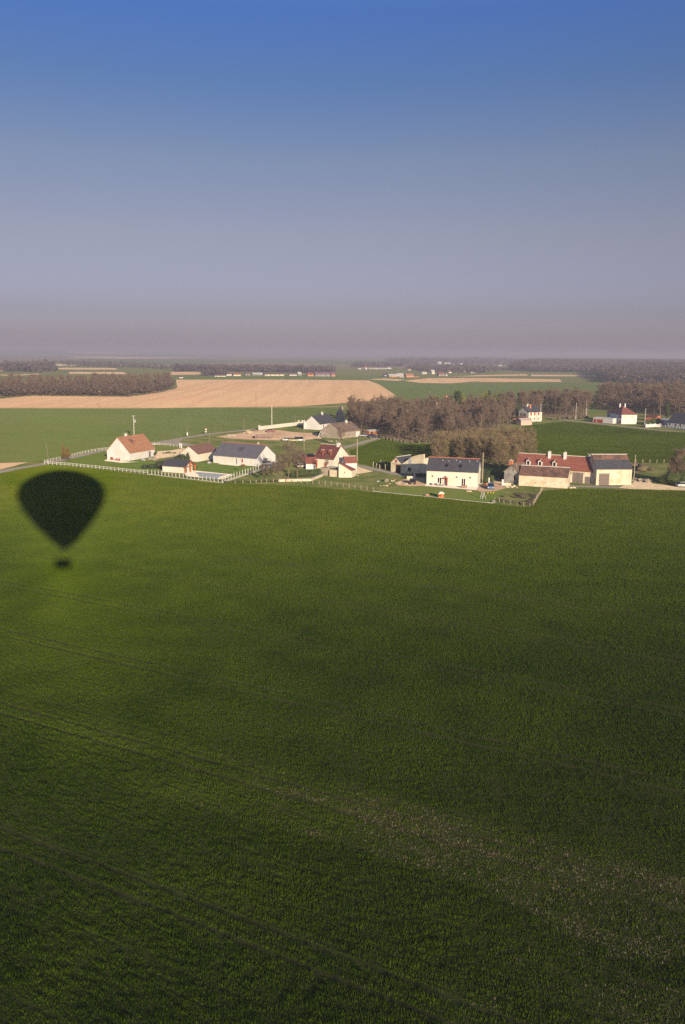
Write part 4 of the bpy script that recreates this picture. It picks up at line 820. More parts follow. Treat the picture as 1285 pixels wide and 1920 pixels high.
far_wood('distant_trees', 'tree line on the horizon beyond the far village', [(735, 682), (960, 683), (1000, 681), (900, 677.5), (740, 677)], 60, 14, lambda x, y: 0*x, M['wood_far'], 39, 12, 14)
far_wood('distant_trees', 'faint trees by the far white houses', [(665, 688), (740, 688.5), (760, 688), (740, 686), (668, 685.6)], 26, 10, lambda x, y: 0*x, M['wood_far'], 40, 6, 22)
flat = lambda x, y: 0*x
M['underwood'] = mat('brown underwood', (0.10, 0.07, 0.05), (0.17, 0.125, 0.09), 0.25)
far_wood('underwood', 'tangled brown underwood below the crowns of the left wood', WOODL, 6, 6.5, flat, M['underwood'], 41, 1.1, 90)
far_wood('underwood', 'brown underwood between the trunks of the middle wood', WOODC, 5.5, 4, flat, M['underwood'], 42, 0.6, 30)
far_wood('underwood', 'brown underwood below the belt of trees behind the veranda house', [(1005, 781), (1035, 779), (1092, 780), (1100, 768), (1000, 768), (930, 776), (962, 782)], 6, 4.5, flat, M['underwood'], 43, 0.7, 36)
far_wood('underwood', 'brown underwood below the right hand wood behind the hipped house', WOODX, 6, 9, flat, M['underwood'], 44, 0.9, 70)
for nm_, po_ in (('l', WOODL), ('c', WOODC), ('r', WOODR), ('x', WOODX)): sheet('forest_floor', po_, 0.06, M['forest_floor'])
# very distant rising land on the left and beyond the village
def far_hill(label, cx, cy, rx, ry, h, m, seed):
    r = random.Random(seed); mb = MB(); N, K = 60, 12
    for k in range(K+1):
        t = k/K
        for i in range(N):
            a = 2*math.pi*i/N; mb.v.append((cx+rx*t*math.cos(a), cy+ry*t*math.sin(a), h*(math.cos(math.pi*t)*0.5+0.5)+0.3*(1-t)))
    for k in range(K):
        for i in range(N): mb.f.append((k*N+i, (k+1)*N+i, (k+1)*N+(i+1) % N, k*N+(i+1) % N))
    o = mb.build('hills', m, smooth=True); return tag(o, kind='structure')
far_hill('', -4200, 9500, 3600, 2200, 46, gm, 1)
far_hill('', 2600, 9000, 3000, 2000, 24, gm, 2)

# ------------------------------------------------------------------ far buildings (each its own small house)
FM = {'w': M['white'], 'c': M['cream'], 'o': mat('far orange wall', (0.55, 0.27, 0.14), (0.62, 0.33, 0.18), 0.1), 'g': M['greystone']}
FR = {'r': M['red_tile'], 's': M['slate'], 'b': M['brown_tile'], 'w': mat('pale sheet roofing', (0.55, 0.52, 0.5), (0.62, 0.6, 0.58), 0.1), 'o': M['orange_tile'], 'p': mat('mauve sheet roofing', (0.24, 0.13, 0.16), (0.28, 0.16, 0.19), 0.1)}
def far_house(px0, px1, py, hpx, wall, roof, label, name='distant_house', cat='house', split=0.5, dep=None):
    A = G(px0, py); B = G(px1, py); d = math.dist((0, 0), A); H_ = hpx*d/FPX; Wd = math.dist(A, B)
    h = House(name, label, (px0, py), (px1, py), dep or min(14, max(7, Wd*0.5)), H_*split, H_, FM[wall], FR[roof], over=0.3, cat=cat, th=0.3)
    if Wd > 14:
        for i in range(int(Wd/7)): h.opening('front', 2+i*6.8, 0.8, 1.2, 1.6, pane='glass', frame='concrete')
    return h
FAR = [
 (403, 424, 706.3, 3.5, 'c', 'b', 'low cream farm shed at the left end of the far farm row'), (424, 436, 704.6, 6.5, 'w', 'b', 'white gabled far house beside the first cream shed'), (438, 452, 705, 5.5, 'c', 'r', 'cream far house with red roof in the left farm cluster'), (460, 470, 703.8, 5, 'g', 'b', 'grey far house at the right of the left farm cluster'),
 (474, 493, 703.6, 4.5, 'g', 'w', 'long grey far shed with pale roof between the farm clusters'), (497, 533, 704.7, 5.5, 'c', 'b', 'long cream far farmhouse with brown roof and pale gables'), (543, 557, 704.3, 4, 'w', 'b', 'small white far house right of the long cream farmhouse'), (559, 566, 704, 6, 'g', 'w', 'narrow pale far house before the mauve roofed barn'),
 (577, 592, 705.5, 6.5, 'o', 'r', 'orange sided end of the far mauve roofed barn'), (592, 624, 705.8, 7.5, 'g', 'p', 'long far open barn with mauve roof'), (622, 629, 706, 7, 'o', 'p', 'orange gable block at the right end of the far barn'),
 (672, 678, 692.2, 3.5, 'w', 'b', 'tiny white house at the left of the hazy white row'), (685, 689, 692.5, 5, 'w', 'o', 'tiny narrow white house right of the first in the hazy row'), (692, 726, 692, 2, 'c', 'w', 'very long low pale wall like building in the haze'), (727, 734, 691.5, 4.5, 'w', 'b', 'white house at the right end of the long hazy building'),
 (721, 730, 706.5, 6, 'w', 's', 'bright white far house left of the orange farm'), (730, 752, 707.2, 5.5, 'o', 'w', 'orange far farm building with pale roof'), (746, 757, 706.5, 6, 'o', 'w', 'second orange farm building with pale roof joined behind the first'), (762, 776, 707.4, 6, 'o', 'o', 'bright orange far barn right of the orange farm'), (776, 786, 707.2, 2.6, 'o', 'b', 'low orange wing of the bright orange barn'), (749, 758, 707.4, 1.6, 'w', 'w', 'tiny white shed at the foot of the orange farm'),
 (792, 801, 701.3, 4, 'c', 'w', 'low cream building left of the narrow cream tower house'), (810, 815.5, 701.5, 7.5, 'c', 'c' if False else 'w', 'narrow tall cream house in the far village'), (823, 834, 705, 6.5, 'g', 'r', 'grey house with red roof at the front of the far village'), (836, 839, 705, 3.5, 'w', 'w', 'tiny white shed right of the red roofed village house'),
 (842, 847, 699.5, 4.5, 'w', 'r', 'little white house in the middle of the far village'), (846, 850, 693, 3.5, 'w', 'b', 'little white house high in the middle of the far village'), (870, 875, 697.5, 3, 'w', 'b', 'little white house among trees right of the village centre'), (877, 884, 696.5, 4, 'w', 'r', 'white house with red roof at the right of the far village'), (883, 892, 699.3, 2.5, 'w', 'w', 'low white shed at the right tip of the far village'),
 (804, 816, 685.8, 3.5, 'w', 'w', 'long pale block on the skyline above the far village'), (823, 828.5, 684.5, 6.2, 'w', 'c' if False else 'w', 'pale water tower like block on the skyline'), (835, 839, 685, 5, 'w', 'w', 'left of the paired pale blocks on the skyline'), (839.5, 846, 685, 5, 'c', 'w', 'right of the paired pale blocks on the skyline'), (849, 856, 685, 2.6, 'w', 'w', 'low pale block right of the paired blocks on the skyline'), (864, 868, 683.5, 2.6, 'w', 'w', 'tiny pale block at the right of the skyline group'),
 (104, 109, 684.8, 2.4, 'c', 'w', 'tiny cream house in the haze on the far left'), (109.5, 117, 685.3, 3, 'w', 'o', 'brighter tiny white house in the haze on the far left'), (336, 344, 709, 3.6, 'w', 'b', 'small white house right of the left wood'), (404, 409, 698, 2.6, 'w', 'w', 'tiny white roof above the left farm cluster'),
 (795, 806, 692.5, 2, 'w', 'w', 'faint pale roof left of the village skyline blocks'), (766, 771, 694.5, 3.5, 'w', 'r', 'white house among the dark trees left of the far village'), (937, 941, 686.5, 2.6, 'w', 'w', 'faint white house at the left tip of the wooded ridge')]
for f in FAR: far_house(*f)

# ------------------------------------------------------------------ poles
def pole(px, py, H, label, r0=0.17, r1=0.10, m='polewood', bars=0, lean=(0, 0), name='utility_pole'):
    g = G(px, py); e = empty(name, (g[0], g[1], 0), 0, label, 'pole')
    MB().tube((0, 0, -0.3), (lean[0], lean[1], H), r0, r1, 8).build('shaft', M[m], e)
    for i in range(bars):
        MB().box(-0.7+lean[0], 0.7+lean[0], -0.05, 0.05, H-0.35-i*0.7, H-0.25-i*0.7).build('cross_arm', M['metal'], e)
        for x_ in (-0.6, 0, 0.6): MB().tube((x_+lean[0], 0, H-0.25-i*0.7), (x_+lean[0], 0, H-0.02-i*0.7), 0.05, 0.04, 6).build('insulator', M['white'], e)
    return e
e = pole(252, 823, 9.6, 'tall grey pole with transformer behind the orange roofed house', 0.2, 0.14, 'concrete', 1)
MB().lathe([(0.3, 6.6), (0.36, 6.8), (0.36, 7.6), (0.28, 7.75)], 10, (0.55, -0.1)).build('transformer', M['metal'], e); MB().box(0.1, 0.9, -0.15, 0.15, 8.0, 8.1).build('bracket', M['metal'], e)
pole(91, 862.5, 5.6, 'thin leaning pole beside the road at the rail fence corner', 0.09, 0.06, lean=(-0.45, 0))
pole(231.5, 826, 3.6, 'short thin pole just left of the transformer pole behind the orange roof', 0.07, 0.05)
e = pole(351.8, 818, 4.7, 'thin pole with white box beside the road bend', 0.08, 0.05); MB().box(-0.25, 0.25, -0.2, 0.2, 0.3, 1.6).build('meter_box', M['white'], e)
pole(393, 832, 4.2, 'wooden pole behind the faded red roof', 0.1, 0.08)
pole(458, 806.5, 5.3, 'grey pole beside the road at the yard entrance', 0.12, 0.09)
pole(510, 797.5, 10.0, 'tallest pale concrete pole behind the long pale wall', 0.26, 0.17, 'concrete')
pole(554, 795, 4.6, 'thin grey pole behind the far end of the pale wall', 0.1, 0.07)
pole(542, 849, 5.6, 'thin pole among the bare garden trees', 0.08, 0.06)
pole(570.3, 858, 9.2, 'brown wooden pole between the bare trees and the dark red shed', 0.16, 0.11)
pole(669.5, 879.5, 9.4, 'tall pale wooden pole standing at the gravel beside the dormer house', 0.19, 0.13, 'post')
pole(904.6, 905.5, 8.5, 'tall pole against the right end of the cream house', 0.16, 0.10, 'post')
pole(903, 899, 7.6, 'thinner pole just behind the tall pole by the cream house', 0.08, 0.06)
pole(1188, 907, 8.2, 'wooden pole at the right corner of the slate barn', 0.13, 0.10, 'post')
pole(1079.5, 786.5, 9.3, 'pale pole beside the upper road left of the flat garage', 0.17, 0.11, 'concrete')
pole(1013, 791.3, 9.6, 'pale pole in front of the veranda house corner', 0.17, 0.12, 'concrete')
pole(1208.7, 801, 9.4, 'pale pole between hipped house and bungalow beside the road', 0.17, 0.12, 'concrete')
pole(187, 764, 10.2, 'distant thin pole at the edge of the sandy field left of the house', 0.14, 0.09, bars=1)
pole(480.6, 762, 11.5, 'distant thin pole at the edge of the sandy field right of centre', 0.14, 0.09, bars=1)
pole(1099, 781, 9.0, 'weathered pole with crossbar among the belt of bare trees', 0.2, 0.15, 'concrete', 1)
g = G(386.6, 815); e = empty('road_sign', (g[0], g[1], 0), 0, 'small round red and white road sign on the verge', 'road sign')
MB().tube((0, 0, 0), (0, 0, 2.6), 0.04, 0.04).build('post', M['metal'], e); MB().tube((0, 0.02, 2.3), (0, -0.02, 2.3), 0.5, 0.5, 16).build('rim', M['redwood'], e); MB().tube((0, -0.02, 2.3), (0, -0.05, 2.3), 0.33, 0.33, 16).build('face', M['whitepaint'], e)
MB().box(-0.3, 0.3, -0.03, 0.0, 1.1, 1.6).build('plate', M['whitepaint'], e)

# ------------------------------------------------------------------ fences
def fence(name, pxs, label, step, H, pw, m='whitepaint', rails=(), rw=0.09, curb=0, seed=0, jit=0.0, cat='fence', curbm='concrete', skip=()):
    P = [G(*p) for p in pxs]; o0 = P[0]; e = empty(name, (o0[0], o0[1], 0), 0, label, cat); r = random.Random(seed); k = 0; n = 0
    for a, b in zip(P[:-1], P[1:]):
        L = math.dist(a, b); c = max(1, round(L/step)); an = ang(a, b); ux, uy = math.cos(an), math.sin(an)
        for i in range(c+(1 if b == P[-1] else 0)):
            t = L*i/c; x, y = a[0]-o0[0]+ux*t, a[1]-o0[1]+uy*t; h = H*(1+r.uniform(-jit, jit)); q = pw/2
            lx = r.uniform(-jit, jit)*0.5
            cs = [(-q, -q), (q, -q), (q, q), (-q, q)]
            v = [(x+ux*p-uy*s, y+uy*p+ux*s, -0.1) for p, s in cs]+[(x+lx+ux*p-uy*s, y+uy*p+ux*s, h) for p, s in cs]
            if n < 100 and k not in skip: MB().add(v, [(0, 3, 2, 1), (4, 5, 6, 7), (0, 1, 5, 4), (1, 2, 6, 5), (2, 3, 7, 6), (3, 0, 4, 7)]).build('post', M[m], e); n += 1
            k += 1
        def beam(nm, z0, z1, w, mm):
            q = w/2; ax, ay = a[0]-o0[0], a[1]-o0[1]; bx, by = b[0]-o0[0], b[1]-o0[1]
            v = [(ax+uy*q, ay-ux*q, z0), (bx+uy*q, by-ux*q, z0), (bx-uy*q, by+ux*q, z0), (ax-uy*q, ay+ux*q, z0)]; v += [(p[0], p[1], z1) for p in v]
            MB().add(v, [(0, 3, 2, 1), (4, 5, 6, 7), (0, 1, 5, 4), (1, 2, 6, 5), (2, 3, 7, 6), (3, 0, 4, 7)]).build(nm, M[mm], e)
        for z in rails: beam('rail', z-rw, z+rw, 0.06, m)
        if curb: beam('plinth', -0.1, curb, 0.3, curbm)
    return e
fence('rail_fence', [(83.5, 870.5), (130, 874), (180, 879), (230, 884.3), (277, 889)], 'white two rail fence along the near side of the white house garden', 1.65, 1.05, 0.14, 'fencewhite', rails=(0.45, 0.92), rw=0.075, jit=0.04)
fence('rail_fence', [(84, 868.5), (100, 865), (113.5, 862)], 'short white two rail fence beside the road left of the rust coloured trees', 1.9, 1.05, 0.14, 'fencewhite', rails=(0.45, 0.92), rw=0.075, jit=0.04)
fence('rail_fence', [(131, 857.5), (160, 850.5), (185, 846), (206, 843.5)], 'white two rail fence running up to the back of the white house', 1.9, 1.05, 0.14, 'fencewhite', rails=(0.45, 0.92), rw=0.075, jit=0.04)
fence('rail_fence', [(280, 835.5), (300, 835.5), (320, 837), (333, 839)], 'curved white two rail fence behind the white house by the road junction', 2.4, 1.05, 0.14, 'fencewhite', rails=(0.45, 0.92), rw=0.075, jit=0.04)
fence('gate_pillars', [(337.5, 839.5), (340.5, 840)], 'pair of white gate pillars at the end of the curved rail fence', 1.0, 1.7, 0.35, cat='gate')
fence('post_fence', [(277.5, 889.5), (285, 889.8), (310, 893), (330, 895.5), (417, 905)], 'row of tall white concrete posts along the pool garden', 1.42, 1.45, 0.15, 'fencewhite', curb=0.12, jit=0.05)
fence('post_fence', [(417, 905.5), (450, 894.5), (485, 883), (520, 873)], 'row of tall white concrete posts on a low wall climbing past the long house', 1.9, 1.75, 0.16, 'fencewhite', curb=0.45, jit=0.04)
fence('stake_fence', [(441, 908), (470, 907.5), (500, 905), (538, 904.5), (565, 906), (610, 909), (655, 914.5), (700, 920.5)], 'line of wooden stakes along the crop before the bare trees and red roofed house', 1.95, 1.05, 0.13, 'post', jit=0.12, seed=3)
fence('stake_fence', [(928, 939), (945, 944), (970, 948.5), (994, 951)], 'wooden stakes along the front of the fenced vegetable patch', 2.0, 1.0, 0.10, 'post', jit=0.12, seed=4)
fence('stake_fence', [(1000, 948), (1018, 918.5)], 'dense wooden stakes on the right side of the vegetable patch', 1.9, 1.0, 0.12, 'post', jit=0.15, seed=5)
fence('stake_fence', [(1025, 866), (1070, 866), (1120, 868)], 'stakes seen just above the ridge of the red roofed farmhouse', 4.5, 1.4, 0.14, 'post', seed=6)
fence('stake_fence', [(1192, 868), (1245, 868), (1268, 868.5)], 'stakes behind the bramble heap right of the slate barn', 2.6, 1.2, 0.16, 'post', seed=7)
fence('stake_fence', [(720, 824), (760, 831), (800, 831), (850, 824.5), (905, 814)], 'stake fence along the front edge of the wood', 2.6, 1.2, 0.15, 'post', seed=8, jit=0.1)
fence('stake_fence', [(700, 875.5), (712, 879), (723, 881)], 'grey stakes beside the path left of the stone garage', 2.2, 1.6, 0.26, 'post', seed=9, jit=0.15)
fence('stake_fence', [(714, 870), (733, 876)], 'second short row of stakes behind the path by the garage', 2.6, 1.4, 0.2, 'post', seed=10)
fence('panel_fence', [(1240.5, 800.5), (1262, 803), (1300, 808.5)], 'white balustrade fence in front of the slate bungalow', 2.6, 1.1, 0.28, 'whitepaint', rails=(0.95,), curb=0.5, curbm='white')
fence('white_wall', [(1211, 801.5), (1228, 800.5), (1238, 801)], 'curved white entrance wall left of the bungalow', 3.8, 1.9, 0.4, 'whitepaint', curb=1.5, curbm='white', cat='wall')
fence('edge_line', [(700, 921.5), (750, 926.5), (800, 931.3), (860, 937.5), (905, 942.2), (925, 943.5)], 'thin pale edging strip between the lawn and the crop', 300, 0.1, 0.1, 'concrete', curb=0.16, cat='edging')
a = G(487, 806.3); b_ = G(560, 797.5); w_ = math.dist(a, b_); pw = empty('long_wall', (a[0], a[1], 0), ang(a, b_), 'long pale rendered wall with end pillars in front of the tallest pole', 'wall')
MB().box(0.3, w_, 0, 0.25, -0.1, 1.7).build('panel', M['creamw'], pw); MB().box(-0.4, 0.28, -0.12, 0.4, -0.1, 2.3).build('pillar', M['creamw'], pw); MB().box(w_+0.02, w_+0.8, -0.15, 0.5, -0.1, 2.6).build('pillar', M['stone'], pw); MB().box(w_+3.4, w_+4.1, -0.15, 0.5, -0.1, 2.3).build('pillar', M['creamw'], pw); MB().box(w_+0.82, w_+3.38, 0, 0.25, -0.1, 1.7).build('panel', M['creamw'], pw)
a = G(522, 903.5); b_ = G(583, 902.2); c_ = G(605, 893.5)
for (p, q, lab) in ((a, b_, 'low pale stone wall in front of the clipped hedge'), (b_, c_, 'low pale stone wall climbing from the hedge to the terrace')):
    e = empty('low_wall', (p[0], p[1], 0), ang(p, q), lab, 'wall'); L = math.dist(p, q); MB().box(0, L-0.02, 0, 0.5, -0.1, 0.62).build('stonework', M['stone'], e); MB().box(-0.04, L+0.02, -0.06, 0.56, 0.622, 0.72).build('coping', M['concrete'], e)
a = G(763, 899); e = empty('low_wall', (a[0], a[1], 0), -0.1, 'short pale stone wall with pillar behind the dark car', 'wall'); MB().box(0, 1.9, 0, 0.4, -0.1, 0.95).build('stonework', M['stone'], e); MB().box(1.92, 2.35, -0.05, 0.45, -0.1, 2.0).build('pillar', M['concrete'], e)
a = G(941, 910.5); e = empty('low_wall', (a[0], a[1], 0), -0.12, 'pale wall with a white pillar in front of the grey stone cottage', 'wall'); MB().box(0.5, 2.5, 0, 0.35, -0.1, 0.75).build('stonework', M['stone'], e); MB().box(0, 0.48, -0.05, 0.4, -0.1, 1.7).build('pillar', M['white'], e)
a = G(917, 906.5); e = empty('gate_post', (a[0], a[1], 0), 0, 'single white gate post behind the blue car', 'post'); MB().box(-0.17, 0.17, -0.17, 0.17, 0, 1.5).build('shaft', M['white'], e); MB().box(-0.22, 0.22, -0.22, 0.22, 1.502, 1.62).build('cap', M['concrete'], e)

# ------------------------------------------------------------------ cars
def car(px, py, rz, color, label, van=False, L=4.1, Wd=1.72):
    g = G(px, py); e = empty('parked_car', (g[0], g[1], 0), rz, label, 'car'); pm = mat('car paint', color, rough=0.3)
    h = 1.9 if van else 1.42
    lower = [(-L/2, 0.35), (L/2, 0.35), (L/2, 0.72), (L/2-0.12, 0.85), (L*0.24, 0.95), (-L/2+0.1, 0.95), (-L/2, 0.8)]
    MB().prism([(p, q) for p, q in lower], 'y', -Wd/2, Wd/2).build('body', pm, e)
    cab = [(-L/2+0.15, 0.952), (L*0.24, 0.952), (L*0.06, h), (-L*0.36, h)] if not van else [(-L/2+0.05, 0.952), (L*0.36, 0.952), (L*0.26, h), (-L/2+0.1, h)]
    MB().prism(cab, 'y', -Wd/2+0.12, Wd/2-0.12).build('window', M['glass'], e)
    MB().box(-L*0.34, L*0.05, -Wd/2+0.14, Wd/2-0.14, h+0.002, h+0.05).build('roof', pm, e)
    for sx in (-1, 1):
        for sy in (-1, 1):
            x = sx*L*0.31; y = sy*(Wd/2-0.08); w = MB().tube((x, y-0.1, 0.32), (x, y+0.1, 0.32), 0.32, 0.32, 12).build('wheel', M['dark'], e)
            MB().tube((x, y+sy*0.1, 0.32), (x, y+sy*0.115, 0.32), 0.18, 0.18, 10).build('rim', M['metal'], w)
    for sy in (-1, 1):
        MB().box(L/2+0.002, L/2+0.03, sy*0.6-0.17, sy*0.6+0.17, 0.55, 0.7).build('headlight', M['whitepaint'], e); MB().box(-L/2-0.03, -L/2-0.002, sy*0.64-0.13, sy*0.64+0.13, 0.6, 0.8).build('tail_light', M['redwood'], e)
    MB().box(-L/2-0.035, -L/2-0.002, -0.26, 0.26, 0.42, 0.54).build('number_plate', M['whitepaint'], e)
    return e
car(774, 907, 1.45, (0.02, 0.02, 0.03), 'black car seen from behind parked left of the tall cream house')
car(920.5, 916.5, -1.75, (0.13, 0.22, 0.34), 'blue car parked on sandy ground right of the tall cream house')
car(682, 819, 2.9, (0.42, 0.43, 0.45), 'silver car parked between the stone barn and the timber hut')
car(700, 820.5, 0.25, (0.025, 0.04, 0.09), 'dark blue car parked in front of the timber hut')
car(503, 872.5, 0.5, (0.42, 0.41, 0.40), 'pale grey car parked against the gable of the long slate roofed house')
car(1283, 913.5, 0.05, (0.7, 0.68, 0.62), 'white car cut by the right edge under the bare tree')
car(509, 810.5, 0.2, (0.30, 0.10, 0.08), 'dark red car with pale bonnet beside the long pale wall')
car(540, 827, 0.05, (0.72, 0.70, 0.66), 'white vehicle at the left of three parked on the yard edge')
car(551, 828, 0.0, (0.55, 0.53, 0.30), 'pale yellowish car in the middle of three on the yard edge')
car(562.5, 827.5, 0.05, (0.74, 0.72, 0.70), 'white van at the right of three parked on the yard edge', van=True)
car(568, 877, 0.3, (0.62, 0.58, 0.5), 'pale car half hidden behind the bare garden trees')

# ------------------------------------------------------------------ small things
def thing(name, px, py, rz, label, cat, z=0): g = G(px, py); return empty(name, (g[0], g[1], z), rz, label, cat)
e = thing('playhouse', 827.5, 933, -0.1, 'small orange red playhouse with pale roof on the lawn', 'playhouse')
MB().box(-0.65, 0.65, -0.5, 0.5, 0, 1.05).build('wall', M['orangewood'], e); MB().prism([(-0.8, 1.0), (0.8, 1.0), (0.35, 1.5), (-0.35, 1.5)], 'y', -0.6, 0.6).build('roof', M['creamw'], e); MB().box(0.1, 0.45, -0.53, -0.5, 0.1, 0.8).build('door', M['brick'], e); MB().box(-0.45, -0.15, -0.53, -0.5, 0.5, 0.8).build('window', M['dark'], e)
e = thing('sandpit', 801, 930, 0, 'round pale covered sandpit on the lawn left of the playhouse', 'sandpit'); MB().lathe([(0.6, 0), (0.65, 0.25), (0.45, 0.36), (0.1, 0.42)], 14).build('shell', M['brick'], e); MB().lathe([(0.5, 0.36), (0.3, 0.44), (0.05, 0.46)], 14).build('cover', M['creamw'], e)
e = thing('garden_table', 870.5, 915.5, -0.15, 'red garden table with benches on the terrace of the cream house', 'table')
MB().box(-0.75, 0.75, -0.4, 0.4, 0.7, 0.76).build('tabletop', M['redwood'], e)
for sx in (-0.6, 0.6): MB().box(sx-0.05, sx+0.05, -0.6, 0.6, 0.35, 0.42).box(sx-0.05, sx+0.05, -0.3, -0.22, 0, 0.7).box(sx-0.05, sx+0.05, 0.22, 0.3, 0, 0.7).build('leg', M['redwood'], e)
for sy in (-0.65, 0.65): MB().box(-0.75, 0.75, sy-0.14, sy+0.14, 0.425, 0.47).build('bench', M['redwood'], e)
e = thing('swing_frame', 905.8, 935.5, 0.4, 'pale metal swing frame standing on the lawn near the vegetable patch', 'swing')
f_ = MB()
for y_ in (-0.45, 0.45): f_.tube((-0.55, y_, 0), (0, y_, 1.75), 0.04, 0.04).tube((0.55, y_, 0), (0, y_, 1.75), 0.04, 0.04)
f_.tube((0, -0.45, 1.75), (0, 0.45, 1.75), 0.04, 0.04).build('frame', M['whitepaint'], e); MB().box(-0.15, 0.15, -0.2, 0.2, 0.5, 0.55).tube((0, -0.18, 0.55), (0, -0.18, 1.73), 0.015, 0.015).tube((0, 0.18, 0.55), (0, 0.18, 1.73), 0.015, 0.015).build('swing_seat', M['whitepaint'], e)
e = thing('gable_swing', 1105, 865, 0.2, 'pale triangular swing frame poking above the farmhouse ridge', 'swing')
f_ = MB()
for y_ in (-1.0, 1.0): f_.tube((-1.3, y_, 0), (0, y_, 2.6), 0.06, 0.06).tube((1.3, y_, 0), (0, y_, 2.6), 0.06, 0.06)
f_.tube((0, -1.0, 2.6), (0, 1.0, 2.6), 0.06, 0.06).build('frame', M['whitepaint'], e); MB().box(-0.15, 0.15, -0.25, 0.25, 0.6, 0.65).tube((0, 0, 0.65), (0, 0, 2.58), 0.02, 0.02).build('swing_seat', M['whitepaint'], e)
for i, px in enumerate((914.5, 920.3, 925.5)):
    e = thing('yellow_planter', px, 925-0.1*i, 0, ['leftmost yellow planter by the sandy parking place', 'middle yellow planter by the sandy parking place', 'rightmost yellow planter by the sandy parking place'][i], 'planter'); e['group'] = 'yellow planters'
    MB().lathe([(0.2, 0), (0.3, 0.3), (0.26, 0.3)], 10).build('pot', mat('yellow pot', (0.6, 0.5, 0.08)), e); MB().blob((0, 0, 0.36), (0.22, 0.22, 0.14)).build('plant', M['bud'], e)
e = thing('flat_slab', 880, 921.5, -0.1, 'flat orange slab lying on the lawn below the terrace', 'slab'); MB().box(-0.7, 0.7, -1.2, 1.2, 0.03, 0.1).build('slab', M['gravel'], e)
def heap(px, py, r, m, label, cat, n=9, seed=1, name='heap', sz=(0.3, 0.7)):
    g = G(px, py); R_ = random.Random(seed); mb = MB()
    for _ in range(n):
        s = R_.uniform(*sz); mb.blob((R_.gauss(0, r[0]*.5), R_.gauss(0, r[1]*.5), s*0.3+abs(R_.gauss(0, r[2]*.4))), (s, s*0.8, s*0.55), 7, 4, 0.2, R_)
    o = mb.build(name, M[m]); o.location = (g[0], g[1], 0); return tag(o, label, cat)
heap(281, 863.5, (2.0, 1.0, 0.8), 'rubble', 'brown mound of wood and rubble beside the right wall of the white house', 'heap', 16, 2)
heap(270, 863, (0.7, 0.5, 0.3), 'metal', 'grey trailer load at the foot of the white house wall', 'heap', 4, 3)
heap(318, 850, (1.5, 0.9, 0.3), 'scrub', 'dark brown shrub heap on the pale drive', 'shrub', 10, 4, 'low_shrub')
heap(362.5, 864.5, (1.0, 0.4, 0.4), 'orangewood', 'bright orange tarpaulin pile in front of the faded red roofed annex', 'pile', 8, 5, sz=(0.3, 0.5))
heap(392, 869, (0.8, 0.5, 0.4), 'metal', 'grey clutter in the corner between annex and slate roofed house', 'pile', 6, 6, sz=(0.2, 0.4))
heap(724, 903.5, (0.35, 0.3, 0.5), 'rubble', 'round grey stone lump on the grass left of the sandy patch', 'stone', 4, 7, 'boulder', sz=(0.5, 0.7))
heap(735, 902.5, (0.5, 0.3, 0.15), 'stone', 'small pale timber scraps beside the round stone', 'heap', 7, 8, sz=(0.22, 0.35))
heap(741, 901, (0.25, 0.3, 0.4), 'brick', 'orange stones on the grass beside the pale scraps', 'heap', 4, 9, sz=(0.2, 0.35))
heap(752, 908, (2.0, 0.7, 0.15), 'gravel', 'sandy spoil left of the black car', 'heap', 16, 10, sz=(0.25, 0.5))
heap(725, 911.5, (1.5, 0.5, 0.1), 'gravel', 'flat pale spoil at the corner of the lawn', 'heap', 10, 11, sz=(0.2, 0.4))
heap(960, 914, (2.2, 0.6, 0.3), 'stone', 'pale rubble at the foot of the cottage and barn corner', 'heap', 18, 12, sz=(0.2, 0.45))
heap(1072, 915.5, (1.5, 0.4, 0.15), 'stone', 'pale stones at the right foot of the low stone barn', 'heap', 12, 13, sz=(0.2, 0.4))
heap(926, 942, (0.3, 0.8, 0.2), 'greystone', 'grey stones at the lower left corner of the vegetable patch', 'heap', 7, 14, sz=(0.2, 0.4))
heap(1205, 903, (2.0, 2.5, 0.3), 'rubble', 'earth and rubble beside the gravel fork right of the slate barn', 'heap', 22, 15, sz=(0.3, 0.7))
heap(466, 813, (1.8, 1.0, 0.9), 'gravel', 'pale sand pile at the yard entrance beside the grey pole', 'heap', 12, 16, sz=(0.6, 1.1))
heap(668, 892.5, (0.8, 0.6, 0.3), 'rubble', 'rubble at the right foot of the lean-to shed', 'heap', 9, 17, sz=(0.2, 0.4))
heap(432, 817, (1.0, 0.6, 0.3), 'white', 'white sacks on the grass at the left of the yard', 'heap', 7, 18, sz=(0.2, 0.4))
heap(440, 818.5, (0.25, 0.2, 0.5), 'white', 'upright white sack right of the other sacks', 'sack', 3, 19, 'sack', sz=(0.3, 0.45))
heap(620, 828, (1.6, 0.6, 0.2), 'stone', 'pale stones on the grass before the rubble barn', 'heap', 8, 20, sz=(0.2, 0.4))
heap(697, 823.5, (0.9, 0.5, 0.3), 'bud', 'yellow tarpaulin heap beside the path below the cars', 'heap', 5, 21, sz=(0.2, 0.5))
heap(547, 824, (1.6, 0.6, 0.5), 'redwood', 'dark red machinery among the vehicles on the yard', 'machinery', 7, 22, sz=(0.3, 0.6))
heap(456, 873.5, (0.4, 0.3, 0.5), 'redwood', 'red flowering tub by the terrace of the long house', 'tub', 5, 23, sz=(0.2, 0.35))
heap(910, 909.5, (0.5, 0.3, 0.3), 'redwood', 'dark red planter at the foot of the tall pole', 'planter', 4, 24, sz=(0.25, 0.4))
heap(707, 903, (0.5, 0.25, 0.1), 'white', 'white board lying on the grass left of the round stone', 'board', 3, 25, sz=(0.2, 0.35))
e = thing('log_stack', 496, 822, 0, 'long stack of mauve brown logs on the yard', 'log stack'); R_ = random.Random(5); mb = MB()
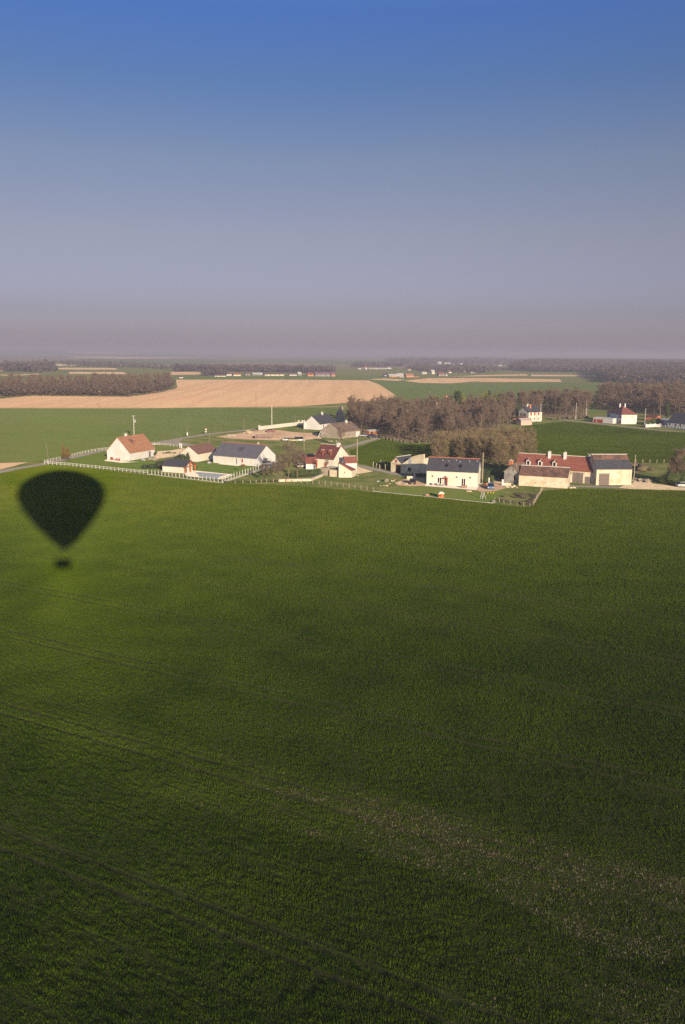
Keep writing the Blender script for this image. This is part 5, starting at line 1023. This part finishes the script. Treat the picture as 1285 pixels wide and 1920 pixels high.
for i in range(11):
    for j in range(4): x_ = -3.6+i*0.68+R_.uniform(-.08, .08); mb.tube((x_, -0.6, 0.25+j*0.42), (x_, 0.6, 0.25+j*0.42), 0.24, 0.24, 7)
mb.build('logs', mat('log ends', (0.28, 0.18, 0.16), (0.42, 0.3, 0.26), 3), e)
MB().box(-4.6, -3.95, -0.5, 0.5, 0, 0.9).build('tarpaulin', M['dark'], e)
e = thing('topiary', 292, 857.5, 0, 'dark round topped shrub on a short stem at the white house corner', 'shrub'); MB().tube((0, 0, 0), (0, 0, 1.0), 0.12, 0.1).build('stem', M['brick'], e); MB().blob((0, 0, 1.4), (0.45, 0.45, 0.5), 10, 7, 0.1).build('crown', M['leaf'], e)
def chair(px, py, rz, m, label, group):
    e = thing('garden_chair', px, py, rz, label, 'chair'); e['group'] = group
    MB().box(-0.25, 0.25, -0.25, 0.25, 0.42, 0.47).build('seat', M[m], e); MB().box(-0.25, 0.25, 0.21, 0.26, 0.47, 0.95).build('backrest', M[m], e)
    for sx in (-0.21, 0.21):
        for sy in (-0.2, 0.2): MB().tube((sx, sy, 0), (sx, sy, 0.42), 0.03, 0.03, 5).build('leg', M[m], e)
for i, (px, py) in enumerate(((208.5, 862.6), (212, 863), (217.5, 863.8), (220.5, 864.2), (224, 864.8))): chair(px, py, i*0.9, 'redwood', ORD[i]+' dark red chair from the left on the paving at the white gable', 'red chairs on the gable paving')
for i, (px, py) in enumerate(((426, 868.7), (431.5, 869.2))): chair(px, py, i*2.1, 'redwood', ['left dark red chair on the long house terrace', 'right dark red chair on the long house terrace'][i], 'chairs on the long house terrace')
chair(447, 869.8, 1.0, 'oldwood', 'grey chair standing apart on the long house terrace', 'chairs on the long house terrace')
for i, (px, py) in enumerate(((822, 911.5), (828, 912), (833, 912.4))): chair(px, py, i*1.4, 'metal', ORD[i]+' blue grey chair from the left by the red porch of the cream house', 'grey chairs by the red porch')
e = thing('barrel', 812, 910.5, 0, 'white barrel with orange ring against the cream house wall', 'barrel'); MB().lathe([(0.28, 0), (0.34, 0.4), (0.28, 0.8)], 12).build('barrel_body', M['white'], e); MB().lathe([(0.35, 0.3), (0.36, 0.4), (0.35, 0.5)], 12).build('hoop', M['brick'], e)

# ------------------------------------------------------------------ haze: even air round the whole scene
hz = MB().box(-20500, 20500, -20500, 20500, -1.5, 66).build('haze', M['white'])
hm = bpy.data.materials.new('haze'); hm.use_nodes = True; n = hm.node_tree; n.nodes.clear(); out = nn(n, 'ShaderNodeOutputMaterial')
pv = nn(n, 'ShaderNodeVolumePrincipled'); pv.inputs['Density'].default_value = HAZE; pv.inputs['Color'].default_value = (0.585, 0.58, 0.72, 1); pv.inputs['Anisotropy'].default_value = 0.0
n.links.new(pv.outputs[0], out.inputs['Volume']); hz.data.materials.clear(); hz.data.materials.append(hm); tag(hz, 'pale even haze filling the air to the horizon', 'haze', kind='stuff')
hm.cycles.homogeneous_volume = True
